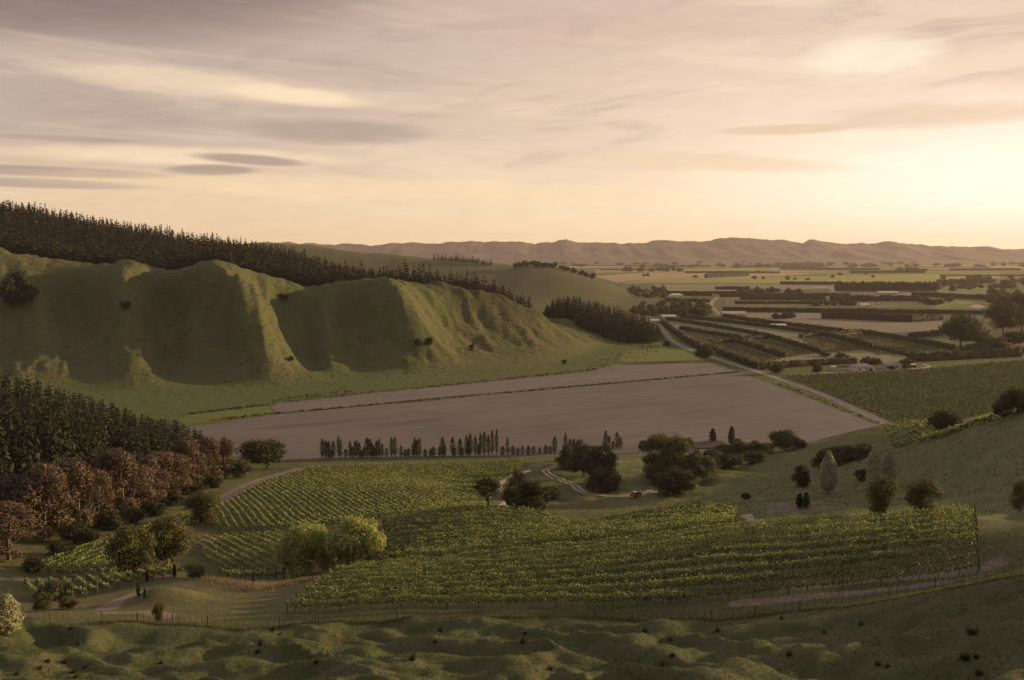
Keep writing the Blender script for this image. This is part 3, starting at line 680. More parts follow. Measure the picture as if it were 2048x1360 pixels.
def conifer(name, h, r, mat, n_wh, per, q, leaf, seed, base=0.12, top=0.92, irregular=0.25):
    rng = np.random.default_rng(seed); P, N, Z = [], [], []; tr = [limb((0, 0, -0.5), (0, 0, h * 0.98), 0.014 * h, 0.002 * h, rng, 0.01, 8)]
    for i in range(n_wh):
        t_ = (i + rng.random() * 0.5) / n_wh; z = h * (base + (1 - base) * t_); env = r * ((1 - t_) ** 0.9 * top + 0.02) * (0.7 + 0.3 * min(1, t_ * 5))
        for k in range(per):
            a = rng.random() * 2 * math.pi; L = env * (1 - irregular + 2 * irregular * rng.random())
            d = np.array([math.cos(a), math.sin(a), 0.0]); m = max(2, int(q * L))
            s = np.sqrt(rng.random(m)); pts = np.array([0, 0, z]) + d * (s * L)[:, None]
            pts[:, 2] += (-0.25 * s + 0.45 * s ** 2) * L * 0.6 + rng.normal(size=m) * 0.10 * L
            pts[:, :2] += rng.normal(size=(m, 2)) * 0.14 * L
            P.append(pts); Z.append(np.full(m, 0.35 + 0.65 * (1 - t_) ** 0.7)); N.append(np.tile([d[0] * 0.4, d[1] * 0.4, 0.9], (m, 1)))
    p = np.concatenate(P); nn = np.concatenate(N) + rng.normal(size=(len(p), 3)) * 0.55
    v, f = leaf_quads(p, nn, leaf * (0.6 + 0.8 * rng.random(len(p))) * np.concatenate(Z), rng, 2.2)
    crown = leaf_mesh(name + '_crown', v, f, mat, rng); v, f = join(tr)
    return mesh_from(name + '_trunk', v, f, [M_BARK], smooth=True), crown
def columnar(name, h, r, mat, n, leaf, seed):
    rng = np.random.default_rng(seed); t_ = rng.random(n) ** 0.9; prof = np.sin(np.pi * np.clip(t_ * 0.93 + 0.05, 0, 1)) ** 0.6 * (1 - 0.45 * t_)
    a = rng.random(n) * 2 * np.pi; rr = r * prof * np.sqrt(rng.random(n)) * (0.8 + 0.5 * vnoise(a * 1.3, t_ * 9, seed))
    p = np.stack([rr * np.cos(a), rr * np.sin(a), h * (0.10 + 0.90 * t_)], 1)
    nn = np.stack([np.cos(a), np.sin(a), 0.3 + 0 * a], 1) + rng.normal(size=(n, 3)) * 0.6
    v, f = leaf_quads(p, nn, leaf * (0.6 + 0.8 * rng.random(n)), rng, 1.6)
    tv, tf = limb((0, 0, -0.4), (0, 0, h * 0.85), 0.02 * h, 0.005 * h, rng, 0.01, 6)
    return mesh_from(name + '_trunk', tv, tf, [M_BARK], smooth=True), leaf_mesh(name + '_crown', v, f, mat, rng)
def gum(name, h, r, seed, n=6500, leaf=0.46, mat=None):
    """eucalypt: bare pale stems below, rounded billows stacked into a tall crown"""
    rng = np.random.default_rng(seed); cl = []
    for i in range(26):
        t_ = rng.random(); z = h * (0.12 + 0.80 * t_); env = r * (math.sin(math.pi * min(1, 0.18 + 0.72 * t_)) ** 0.7)
        a = rng.random() * 6.28; q = env * (0.35 + 0.6 * rng.random()); rr = r * (0.26 + 0.2 * rng.random())
        cl.append((q * math.cos(a), q * math.sin(a), z, rr, rr, rr * 0.9))
    cl.append((0, 0, h * 0.93, r * .33, r * .33, r * .4)); cl.append((0.15 * r, 0, h * 0.75, r * .6, r * .6, r * .6))
    p, nn = clump_points(cl, n, rng, 0.25); p[:, 2] *= h / p[:, 2].max(); p[:, :2] *= r / np.percentile(np.hypot(p[:, 0], p[:, 1]), 97)
    v, f = leaf_quads(p, nn * 1.3 + rng.normal(size=p.shape) * 0.5, leaf * (0.6 + 0.8 * rng.random(n)), rng)
    tr = [limb((dx, dy, -0.5), (dx * 2, dy * 2, h * 0.8), 0.016 * h, 0.005 * h, rng, 0.03, 7) for dx, dy in ((0, 0), (0.5, 0.2))]
    for c in cl[:12]: tr.append(limb((0, 0, h * (0.25 + 0.2 * rng.random())), c[:3], 0.008 * h, 0.003 * h, rng))
    tv, tf = join(tr)
    return mesh_from(name + '_trunk', tv, tf, [M_PALEBARK], smooth=True), leaf_mesh(name + '_crown', v, f, mat or L_EUC, rng)

# prototypes, each 10 m tall with its own radius: (trunk mesh, crown mesh, height, radius)
PROTO = {}
def proto(key, pair, h, r): PROTO.setdefault(key, []).append((pair[0], pair[1], h, r))
for s in range(6): proto('pine', conifer('pine_tree', 22, 4.2, L_PINE, 24, 7, 2.8, 0.72, 100 + s), 22, 4.2)
for s in range(5): proto('farpine', conifer('far_pine_tree', 20, 3.6, L_PINEF, 15, 5, 1.3, 1.2, 120 + s, 0.2, 0.95, 0.4), 20, 3.6)
for s in range(4): proto('densepine', conifer('dense_pine', 20, 4.6, L_PINEF, 16, 7, 1.4, 1.2, 130 + s, 0.02, 0.98, 0.3), 20, 4.6)
for s in range(4): proto('gum', gum('gum_tree', 20, 6.0, 140 + s), 20, 6.0)
for s in range(2): proto('oak', broadleaf('oak_tree', 12, 7.5, L_OAK, M_BARK, 6500, 0.5, 160 + s, 0.2, 24, 0.8, 0.36), 12, 7.5)
for s in range(3): proto('round', broadleaf('round_tree', 10, 5.0, L_MID, M_BARK, 5600, 0.42, 170 + s, 0.06, 30, 1.0, 0.30, open_=0.6), 10, 5.0)
for s in range(3): proto('bush', broadleaf('dark_bush', 6, 4.0, L_OAK, M_BARK, 4600, 0.34, 180 + s, 0.0, 26, 0.95, 0.32, open_=0.6), 6, 4.0)
for s in range(2): proto('olive', broadleaf('olive_tree', 9, 4.6, L_OLIVE, M_BARK, 6500, 0.34, 190 + s, 0.08, 22, 0.9, 0.36, open_=0.8), 9, 4.6)
for s in range(2): proto('willow', broadleaf('willow_tree', 9.5, 5.6, L_WIL, M_BARK, 23000, 0.33, 200 + s, 0.0, 40, 1.15, 0.27, open_=0.45), 9.5, 5.6)
for s in range(5): proto('poplar', columnar('poplar_tree', 9, 1.5, L_POP, 650, 0.30, 210 + s), 9, 1.5)
for s in range(3): proto('silver', columnar('silver_poplar', 9, 2.6, L_SILV, 3000, 0.32, 220 + s), 9, 2.6)
for s in range(2): proto('grey', broadleaf('grey_tree', 9, 3.2, L_OLIVE, M_PALEBARK, 5200, 0.28, 230 + s, 0.05, 20, 1.3, 0.35, open_=0.9), 9, 3.2)
for s in range(2): proto('scraggy', broadleaf('scraggy_tree', 9, 4.6, L_OAK, M_BARK, 1900, 0.36, 240 + s, 0.42, 15, 0.45, 0.30, open_=0.8), 9, 4.6)
for s in range(2): proto('cypress', columnar('cypress', 4, 0.6, L_PINE, 500, 0.25, 250 + s), 4, 0.6)
for s in range(3): proto('fartree', broadleaf('distant_tree', 10, 6.0, L_MID, M_BARK, 420, 1.5, 260 + s, 0.05, 9, 0.9, 0.5), 10, 6.0)
for s in range(2): proto('belt', columnar('belt_tree', 22, 4.5, L_OAK, 420, 2.0, 270 + s), 22, 4.5)
def plant(key, name, loc, h, width=None, label=None, cat='tree', group=None, rng=RNG, variant=None):
    tr, cr, ph, pr = PROTO[key][int(rng.integers(len(PROTO[key]))) if variant is None else variant]
    s = h / ph; w = s if width is None else width / (2 * pr)
    e = obj(name, None, None, (loc[0], loc[1], loc[2] - 0.15), float(rng.random() * 6.28), (w, w, s)); e.empty_display_size = 0.5
    obj('trunk', tr, e); obj('crown', cr, e)
    return tag(e, label, cat, group)
def by_pixels(key, name, px, base, top, wpx=None, label=None, cat='tree', group=None, depth=None, variant=None):
    p = hit(px, base) if depth is None else at_depth(px, depth)
    top_z = pd(px, top, p[1])[2]; h = max(0.8, top_z - p[2])
    return plant(key, name, p, h, None if wpx is None else wpx * p[1] / FPX, label, cat, group, variant=variant)

# ------------------------------------------------------------------ vineyards
def resample(P, step):
    P = np.array(P)[:, :2]; s = np.concatenate([[0], np.cumsum(np.hypot(*np.diff(P, axis=0).T))]); n = max(2, int(round(s[-1] / step)) + 1)
    q = np.linspace(0, s[-1], n); return np.stack([np.interp(q, s, P[:, 0]), np.interp(q, s, P[:, 1])], 1)
def inside(poly, q):
    poly = np.array(poly)[:, :2]; r = np.zeros(len(q), bool)
    for (x0, y0), (x1, y1) in zip(poly, np.roll(poly, -1, 0)):
        c = ((y0 > q[:, 1]) != (y1 > q[:, 1])) & (q[:, 0] < (x1 - x0) * (q[:, 1] - y0) / (y1 - y0 + 1e-12) + x0); r ^= c
    return r
def vine_row(path, per_m, leaf, label, group, seed, height=1.75, width=0.55, shoots=0.25, posts=0.0, trunks=False, ends=True, thin=None, mat=None):
    rng = np.random.default_rng(seed); P = resample(path, 0.5); o = np.array([P[0, 0], P[0, 1], float(ground_z(P[0, 0], P[0, 1]))])
    L = 0.5 * (len(P) - 1); n = int(L * per_m); s = rng.random(n) * (len(P) - 1)
    # vigour differs from vine to vine
    vig = 0.75 + 0.45 * vnoise(s * 0.5 / 1.7, s * 0, seed) + 0.15 * (vnoise(s * 0.5 / 14, s * 0, seed + 5) - 0.5)
    if thin is not None: vig = vig * thin(s * 0.5 / max(L, 1))
    keep = rng.random(n) < np.clip(vig * 1.1, 0.12, 1); s = s[keep]; vig = vig[keep]; n = len(s)
    i = np.minimum(s.astype(int), len(P) - 2); f = (s - i)[:, None]; c = P[i] * (1 - f) + P[i + 1] * f
    d = P[i + 1] - P[i]; d /= np.linalg.norm(d, axis=1)[:, None]; nx = np.stack([-d[:, 1], d[:, 0]], 1)
    lat = rng.normal(size=n) * width * 0.42; hh = 0.62 + (height - 0.62) * np.clip(vig, 0.4, 1.15) * rng.random(n) ** 0.75
    sh = rng.random(n) < shoots * 0.35; hh = np.where(sh, hh * (1.0 + 0.35 * rng.random(n)), hh)
    xy = c + nx * lat[:, None]; z = ground_z(xy[:, 0], xy[:, 1]) + hh
    nr_ = np.stack([nx[:, 0] * np.sign(lat), nx[:, 1] * np.sign(lat), 0.5 + 0 * lat], 1) + rng.normal(size=(n, 3)) * 0.8
    v, fc = leaf_quads(np.column_stack([xy, z]) - o, nr_, leaf * (0.55 + 0.9 * rng.random(n)), rng, 1.25)
    up = np.clip((hh - 0.7) / (height - 0.6), 0, 1.2); tone = np.where(rng.random(n) < 0.18 + 0.50 * up ** 2, 0.75 + 0.6 * rng.random(n), 0.05 + 0.4 * rng.random(n) * up)     # young leaves paler; lit tops and shaded bottoms also painted into the tone
    e = obj('vine_row', None, None, o); e.empty_display_size = 0.5; tag(e, label, 'vine row', group)
    obj('foliage', leaf_mesh('vine_foliage', v, fc, mat or L_VINE, rng, tone), e)
    put = lambda me, q, sc=1.0, dz=0.0: obj(me.name.split('.')[0], me, e, (q[0] - o[0], q[1] - o[1], float(ground_z(q[0], q[1])) - o[2] + dz), float(rng.random() * 6), (1, 1, sc))
    if posts:
        k = max(1, int(posts / 0.5))
        for q in P[k::k][:-1]: put(POST, q, 0.92 + 0.2 * rng.random())
    if ends:
        for q in (P[0], P[-1]): put(ENDPOST, q, 0.95 + 0.15 * rng.random())
    if trunks:
        for q in P[2::4]: put(VTRUNK[int(rng.integers(3))], q + rng.normal(size=2) * 0.1, 0.85 + 0.3 * rng.random())
    return e
def stick(name, h, r0, r1, mat, seed, bend=0.01, sides=6):
    v, f = limb((0, 0, -0.25), (0, 0, h), r0, r1, np.random.default_rng(seed), bend, 3)
    top = np.arange(len(v) - sides, len(v))[::-1].copy()
    me = bpy.data.meshes.new(name); me.from_pydata([tuple(map(float, q)) for q in v], [], [list(map(int, q)) for q in f] + [list(map(int, top[::-1]))]); me.materials.append(mat); me.update(); return me
POST = stick('post', 1.95, 0.05, 0.045, M_POST, 1); ENDPOST = stick('post', 2.0, 0.09, 0.08, M_POST, 2)
VTRUNK = []
for k in range(3):
    rg = np.random.default_rng(30 + k); v1 = limb((0, 0, -0.1), (0.05, 0.03, 0.85), 0.045, 0.035, rg, 0.08); v2 = limb((0.05, 0.03, 0.8), (0.65, 0.02, 0.98), 0.03, 0.018, rg, 0.05); v3 = limb((0.05, 0.03, 0.8), (-0.6, 0.0, 0.98), 0.03, 0.018, rg, 0.05)
    v, f = join([v1, v2, v3]); VTRUNK.append(mesh_from('vine_trunk', v, f, [M_BARK], smooth=True))

def lerp_block(bottom, top, n, **kw):
    B, T = resample(H(bottom), 3.0), resample(H(top), 3.0); m = 60
    pick = lambda P: np.stack([np.interp(np.linspace(0, len(P) - 1, m), np.arange(len(P)), P[:, c]) for c in (0, 1)], 1)
    B, T = pick(B), pick(T)
    return [B + (T - B) * (k / (n - 1)) for k in range(n)]
def parallel_block(poly, direction, spacing, step=1.0):
    poly = np.array(poly)[:, :2]; d = np.array(direction, float); d /= np.hypot(*d); nrm = np.array([-d[1], d[0]])
    a = poly @ nrm; u = poly @ d; rows = []
    for off in np.arange(a.min() + spacing / 2, a.max(), spacing):
        t_ = np.arange(u.min(), u.max(), step); q = nrm * off + d * t_[:, None]; ok = inside(poly, q)
        run = []
        for p, k in zip(q, ok):
            if k: run.append(p)
            elif run: break
        if len(run) * step > 4: rows.append(np.array(run))
    return rows
# near block above the fence
thin_near = lambda lim: (lambda u: np.where(u > lim, 0.45, 1.0))
rows = lerp_block([(575,1226),(800,1216),(1100,1214),(1400,1204),(1600,1186),(1800,1166),(1958,1143)], [(700,1148),(900,1131),(1100,1109),(1300,1088),(1480,1066),(1600,1056),(1800,1046),(1948,1038)], 9)
for k, r in enumerate(rows):
    vine_row(r, 150 if k < 5 else 130, 0.16, '%s vine row up from the batten fence in the near vineyard' % nth(k + 1), 'rows of the near vineyard', 400 + k, posts=7.0, trunks=k < 3, thin=thin_near([0.62, 0.74, 0.9, 2, 2, 2, 2, 2, 2, 2, 2, 2][k]))
rows = lerp_block([(775,1127),(900,1118),(1000,1106),(1130,1091),(1300,1075),(1470,1056)], [(765,1049),(870,1033),(960,1028),(1060,1031),(1150,1056),(1250,1042),(1400,1018),(1480,1030)], 12)
for k, r in enumerate(rows):
    vine_row(r, 85, 0.21, '%s vine row up from the near edge of the rolling second vineyard' % nth(k + 1), 'rows of the rolling second vineyard', 440 + k, posts=14.0 if k < 6 else 0, width=0.6)
rows = parallel_block(H([(432,1062),(430,1022),(520,972),(620,938),(800,931),(1000,925),(1060,923),(1040,944),(1000,966),(990,1000),(968,1020),(880,1026),(760,1040),(650,1055)]), (29, -70), 1.85)
for k, r in enumerate(rows):
    vine_row(r, 22, 0.30, '%s vine row from the oak side of the striped knoll vineyard' % nth(k + 1), 'rows of the striped knoll vineyard', 480 + k, ends=k % 4 == 0, height=1.45, width=0.32)
rows = parallel_block(H([(378,1090),(400,1080),(440,1078),(560,1068),(575,1080),(570,1158),(500,1160)]), (25.7, -35), 1.9)
for k, r in enumerate(rows):
    vine_row(r, 38, 0.22, '%s vine row from the left of the small block beside the twin willows' % nth(k + 1), 'rows of the block beside the willows', 600 + k, height=1.35, width=0.32)
rows = parallel_block(H([(48,1170),(130,1160),(240,1158),(330,1143),(385,1140),(330,1160),(240,1180),(160,1198),(70,1205)]), (7.7, -12), 2.0)
for k, r in enumerate(rows):
    vine_row(r, 55, 0.24, '%s vine row from the left of the short rows by the lower track' % nth(k + 1), 'short rows by the lower track', 640 + k, height=1.35, width=0.35)
rows = parallel_block(H([(40,1150),(130,1110),(260,1068),(375,1030),(395,1045),(300,1110),(250,1150),(120,1156)]), (4.3, 31), 2.0)
for k, r in enumerate(rows):
    vine_row(r, 36, 0.24, '%s vine row from the left of the block under the gum trees' % nth(k + 1), 'rows of the block under the gum trees', 670 + k, height=1.35, width=0.35)
rows = lerp_block([(1800,897),(1838,890),(1875,880)], [(1764,856),(1850,846),(2000,838)], 9)
for k, r in enumerate(rows):
    vine_row(r, 16, 0.45, '%s vine row from the near edge of the lit patch behind the spur' % nth(k + 1), 'rows of the sunlit patch behind the spur', 700 + k, ends=False)
fl = [flat(*p) for p in [(1566,754),(1850,739),(2050,721),(2120,718),(2120,790),(1900,850),(1795,846)]]
rows = parallel_block(fl, np.array(flat(1760, 841))[:2] - np.array(flat(1580, 765))[:2], 4.6, 4.0)
for k, r in enumerate(rows):
    vine_row(r, 5.0, 0.78, '%s vine row from the gravel road in the flat valley vineyard' % nth(k + 1), 'rows of the flat valley vineyard', 720 + k, ends=False, height=1.6, width=0.7, mat=L_VINEF)

# ------------------------------------------------------------------ batten fence along the paddock
def fence(px_line, label, spacing, every, name='batten_fence', group=None, h=1.15, wires=5):
    P = resample(H(px_line), spacing); o = np.array([P[0, 0], P[0, 1], float(ground_z(*P[0]))]); rng = np.random.default_rng(len(P))
    e = obj(name, None, None, o); e.empty_display_size = 0.5; tag(e, label, 'fence', group)
    z = ground_z(P[:, 0], P[:, 1])
    for i, q in enumerate(P):
        big = i % every == 0
        c = obj('post' if big else 'batten', FPOST if big else BATTEN[i % 3], e, (q[0] - o[0], q[1] - o[1], z[i] - o[2]), float(rng.random() * 6), (1, 1, h / 1.15 * (0.9 + 0.2 * rng.random())))
        c.rotation_euler = (rng.normal() * 0.05, rng.normal() * 0.05, rng.random() * 6)
    for k in range(wires):
        zz = z + h * (0.18 + 0.72 * k / max(1, wires - 1))
        v, f = tube(np.column_stack([P, zz]) - o, np.full(len(P), 0.008), 3); obj('wire', mesh_from('wire', v, f, [M_WIRE]), e)
    return e
FPOST = stick('post', 1.25, 0.085, 0.08, M_POST, 4); BATTEN = [stick('batten', 1.1, 0.03, 0.026, M_POST, 5 + k, 0.03, 6) for k in range(3)]
fence([(205,1242),(330,1247),(540,1256),(700,1243),(900,1234),(1200,1234),(1400,1237),(1600,1220),(1750,1203),(1850,1184),(1950,1166),(2060,1145)], 'long wire fence of thin battens between the paddock and near vineyard', 0.8, 6)
fence([(-20,1233),(60,1236),(150,1240)], 'short wire fence of battens beside the pale bush, beyond the gateway', 0.7, 5)
fence([(640,924),(800,926),(900,922),(1000,917),(1110,910)], 'low wire fence under the poplar row at the field edge', 4.0, 3, h=1.3, wires=2)

# ------------------------------------------------------------------ trees of the middle distance
G = lambda *a, **k: by_pixels(*a, **k)
gums = [(20,1120,1000,80,'front gum tree with rusty crown at the photo edge'),(32,1075,945,85,'gum tree behind the rusty front one'),(88,1078,922,95,'broad brown gum tree left of the tall pair'),(152,1064,911,85,'tall brown gum tree with ragged right side'),
        (196,1052,935,60,'smaller gum tree between the tall pair'),(240,1040,892,85,'tallest gum tree with double rounded top'),(288,1030,928,60,'gum tree leaning out below the double-topped one'),(328,1002,899,85,'wide reddish gum tree above the grassy bank'),
        (376,975,862,50,'dark narrow gum tree at the pine wood corner'),(416,966,872,50,'open gum tree near the ploughed field corner'),(450,957,871,34,'slim gum tree with bare trunk nearest the oak'),(60,1030,935,70,'gum tree at the back of the left gum stand'),
        (120,1050,930,60,'gum tree half hidden between the broad and tall gums'),(265,1015,915,60,'gum tree tucked behind the double-topped one'),(355,985,905,50,'gum tree between the wide reddish and dark narrow ones'),(398,968,885,44,'gum tree between the dark narrow and open ones'),(305,1012,905,50,'gum tree behind the wide reddish one')]
for px, ba, to, w, lab in gums: G('gum', 'gum_tree', px, ba, to, w * 1.3, lab, 'tree', 'gum trees along the pine wood')
mids = [
 ('oak','oak_tree',533,938,872,92,'dark spreading oak at the corner of the ploughed field','tree'),
 ('scraggy','scraggy_tree',975,1024,953,66,'thin flat-topped tree beside the bend of the dirt track','tree'),
 ('round','round_tree',1040,1000,938,46,'dark tree at the back of the clump by the track bend','tree'),
 ('bush','dark_bush',1062,1024,955,72,'broad dark bush in front of the clump by the track bend','bush'),
 ('bush','dark_bush',1098,998,972,34,'small round bush on the right of the track-bend clump','bush'),
 ('round','round_tree',1028,1018,968,40,'leafy bush left of the broad one by the track bend','bush'),
 ('bush','dark_bush',1138,938,888,44,'dark bush at the upper end of the clump above the car track','bush'),
 ('round','round_tree',1168,952,882,52,'rounded tree in the middle of the clump above the car track','tree'),
 ('round','round_tree',1198,968,884,58,'tallest rounded tree of the clump above the car track','tree'),
 ('bush','dark_bush',1206,984,930,56,'dark bush at the lower end of the clump above the car track','bush'),
 ('olive','olive_tree',1312,955,860,52,'tall dull green tree at the left of the homestead grove','tree'),
 ('olive','olive_tree',1345,962,866,66,'pale green bushy tree in the homestead grove','tree'),
 ('bush','dark_bush',1350,988,934,70,'black-green bush hanging over the end of the car track','bush'),
 ('round','round_tree',1316,970,925,52,'dark bush under the tall dull green tree','bush'),
 ('round','round_tree',1392,962,900,62,'dark tree in the dip of the homestead grove','tree'),
 ('round','round_tree',1425,945,896,60,'dark tree below the homestead roof','tree'),
 ('bush','dark_bush',1455,938,905,56,'low dark bush below the middle of the homestead grove','bush'),
 ('round','round_tree',1478,924,878,52,'dark tree right of the homestead roof','tree'),
 ('round','round_tree',1512,912,882,46,'smaller dark tree near the right end of the grove','tree'),
 ('bush','dark_bush',1505,925,902,44,'low bush at the foot of the right grove trees','bush'),
 ('oak','oak_tree',1568,902,858,56,'wide round tree at the right end of the homestead grove','tree'),
 ('bush','dark_bush',1598,896,875,24,'little bush beside the wide round tree','bush'),
 ('olive','olive_tree',1408,950,912,46,'dull green bush in the middle of the homestead grove','bush'),
 ('grey','grey_tree',1445,925,885,40,'brownish tree below the homestead','tree'),
 ('olive','olive_tree',1535,908,884,40,'dull green bush left of the wide round tree','bush'),
 ('grey','grey_tree',1370,950,905,44,'brownish tree right of the pale green tree','tree'),
 ('olive','olive_tree',1180,925,888,40,'dull green tree behind the car track clump','tree'),
 ('cypress','conical_tree',1425,892,857,16,'dark pointed tree standing left above the homestead roof','tree'),
 ('cypress','conical_tree',1463,890,853,16,'dark pointed tree standing right above the homestead roof','tree'),
 ('round','round_tree',1372,890,874,24,'round tree between the pale green tree and the roof','tree'),
 ('round','round_tree',1287,905,878,16,'small tree at the field edge left of the grove','tree'),
 ('bush','dark_bush',1652,940,896,46,'dark thicket bush left of the thicket behind the silver poplars','bush'),
 ('round','round_tree',1682,930,888,54,'dark thicket tree behind the silver poplars','tree'),
 ('bush','dark_bush',1722,918,884,56,'dark thicket bush right of the thicket behind the silver poplars','bush'),
 ('bush','dark_bush',1604,972,926,30,'upright dark bush on the bank left of the silver poplars','bush'),
 ('cypress','conical_tree',1599,1016,986,18,'first of two small dark bushes on the bank','bush'),
 ('cypress','conical_tree',1612,1017,984,16,'second of two small dark bushes on the bank','bush'),
 ('silver','silver_poplar',1656,988,904,44,'pale silver poplar standing alone in front of the thicket','tree'),
 ('silver','silver_poplar',1748,985,890,40,'pale silver poplar left of the close pair','tree'),
 ('silver','silver_poplar',1778,980,893,36,'pale silver poplar right of the close pair','tree'),
 ('grey','grey_tree',1768,1036,945,64,'grey bushy tree behind the near vineyard below the silver pair','tree'),
 ('grey','grey_tree',1846,1030,950,66,'dark twiggy tree right of the grey bushy tree','tree'),
 ('bush','dark_bush',1725,960,935,26,'small bush between the lone and paired silver poplars','bush'),
 ('oak','oak_tree',1886,868,819,60,'round sunlit-edged tree on the spur above the lit vines','tree'),
 ('round','round_tree',2034,828,772,60,'dark tree at the right photo edge on the spur','tree'),
 ('bush','dark_bush',2005,835,795,36,'dark bush left of the tree at the right photo edge','bush'),
 ('grey','grey_tree',2040,1025,950,36,'small twiggy tree at the right photo edge','tree'),
 ('bush','dark_bush',1905,1030,1014,16,'tiny bush beyond the last vineyard posts','bush'),
 ('bush','dark_bush',1430,1030,1015,18,'lone bush at the end of the second vineyard','bush'),
 ('bush','dark_bush',1492,998,984,16,'small shrub by the faint upper track','bush'),
 ('olive','olive_tree',402,1048,976,70,'leafy tree at the corner of the striped knoll vineyard','tree'),
 ('olive','olive_tree',268,1150,1042,84,'bushy tree on the left of the pair in the lower vines','tree'),
 ('grey','grey_tree',335,1135,1022,86,'olive-brown tree on the right of the pair in the lower vines','tree'),
 ('willow','willow_tree',610,1152,1042,104,'left of the twin bright willows, with the darker base','tree'),
 ('willow','willow_tree',712,1136,1028,104,'right of the twin bright willows, golden on top','tree'),
 ('olive','bush',760,1132,1098,50,'low grey-green bush spilling right of the twin willows','bush'),
 ('cypress','young_cypress',277,1192,1164,9,'thin dark young cypress on the knoll, left of two','tree'),
 ('cypress','young_cypress',290,1196,1176,8,'thin dark young cypress on the knoll, right of two','tree'),
 ('cypress','young_cypress',294,1163,1140,8,'thin young cypress under the bushy tree pair','tree'),
 ('cypress','young_cypress',349,1156,1127,9,'young cypress at the end of the short vine rows','tree'),
 ('cypress','young_cypress',406,1152,1134,7,'tiny cypress left of the block beside the willows','tree'),
 ('cypress','young_cypress',457,1153,1134,7,'tiny cypress in the middle of the bank below the willow block','tree'),
 ('cypress','young_cypress',508,1166,1142,8,'young cypress nearest the twin willows','tree'),
 ('round','bush',112,1200,1160,60,'brown-green bush beside the lower-left vine rows','bush'),
 ('olive','bush',88,1222,1184,40,'scrubby bush above the short fence','bush'),
 ('olive','bush',136,1218,1190,34,'scrubby bush near the gateway','bush'),
 ('silver','bush',14,1270,1186,70,'big pale grey-green bush at the left photo edge','bush'),
 ('grey','small_tree',317,1243,1200,22,'small feathery tree on the fence line','tree'),
 ('grey','bush',385,1158,1126,46,'reddish scrubby bush on the bank above the bowl','bush'),
 ('bush','dark_bush',68,1140,1112,40,'dark bush at the lower end of the gum stand','bush'),
 ('bush','dark_bush',120,1112,1080,44,'dark bush under the broad gum tree','bush'),
 ('bush','dark_bush',180,1088,1058,36,'dark bush under the tall gum pair','bush'),
 ('bush','dark_bush',225,1060,1022,44,'dark bush under the smaller gum tree','bush'),
 ('bush','dark_bush',262,1048,1012,44,'dark bush under the double-topped gum tree','bush'),
 ('bush','dark_bush',305,1032,998,44,'dark bush under the wide reddish gum tree','bush'),
 ('bush','dark_bush',345,1010,980,40,'dark bush on the bank below the reddish gum tree','bush'),
 ('bush','dark_bush',385,988,960,36,'dark bush at the foot of the narrow gum tree','bush'),
 ('bush','dark_bush',425,975,948,32,'dark bush at the foot of the open gum tree','bush'),
 ('bush','dark_bush',150,1085,1045,50,'dark bush between the two tall gum trunks','bush'),
 ('round','round_tree',482,956,916,34,'shrubby tree left of the oak','tree'),
 ('bush','round_tree',36,608,538,58,'large black tree on the left of the grass hill','tree'),
 ('bush','dark_bush',252,616,600,18,'small bush by the left lit spur of the grass hill','bush'),
 ('bush','dark_bush',568,597,586,16,'small bush near the crest right of the big lit patch','bush'),
 ('bush','dark_bush',582,722,711,10,'small bush low in the middle gully of the grass hill','bush'),
 ('bush','dark_bush',835,690,675,11,'left of two small bushes on the right spur','bush'),
 ('bush','dark_bush',858,690,673,14,'right of two small bushes on the right spur','bush'),
 ('bush','dark_bush',943,700,687,9,'lone bush on the fluted right face of the hill','bush'),
 ('bush','dark_bush',1128,728,718,9,'bush at the foot of the fluted hill face','bush'),
 ('oak','oak_tree',1410,722,684,38,'big dark tree on the road beside the green paddock','tree'),
 ('bush','dark_bush',1334,692,680,16,'bush on the road verge below the dark wood','bush'),
 ('round','round_tree',1552,748,726,26,'round tree at the road junction by the farm lane','tree'),
 ('round','round_tree',1633,746,722,18,'upright tree on the farm lane left of the cream house','tree'),
 ('round','round_tree',1735,731,712,30,'dark tree behind the cream house','tree'),
 ('round','round_tree',1753,731,714,20,'dark tree between the cream house and the long house','tree'),
 ('round','round_tree',1812,737,715,24,'dark tree right of the long house','tree'),
 ('bush','dark_bush',1783,739,731,12,'shrub in front of the long house','bush'),
 ('round','round_tree',1648,713,703,22,'round bush in the orchard left of two','bush'),
 ('round','round_tree',1684,716,705,26,'round bush in the orchard right of two','bush'),
 ('oak','oak_tree',1922,694,624,84,'huge dark tree at the far corner of the orchards','tree'),
 ('oak','oak_tree',2006,668,600,80,'huge black tree towering at the right photo edge','tree'),
 ('oak','oak_tree',2044,660,585,70,'second black tree behind the one at the right photo edge','tree'),
 ('round','round_tree',1968,694,664,36,'dark tree at the foot of the huge corner tree','tree'),
 ('round','round_tree',1990,702,672,44,'rounded bush right of the huge corner tree','bush'),
 ('round','round_tree',2028,690,660,50,'rounded bush below the black edge trees','bush'),
 ('round','round_tree',1955,704,684,34,'low rounded bush before the long hedge','bush'),
 ('round','round_tree',2040,710,692,30,'low dark bush at the end of the long hedge','bush'),
]
for key, nm, px, ba, to, w, lab, cat in mids: G(key, nm, px, ba, to, w * (1.22 if key in ('bush', 'round') else 1.08), lab, cat)

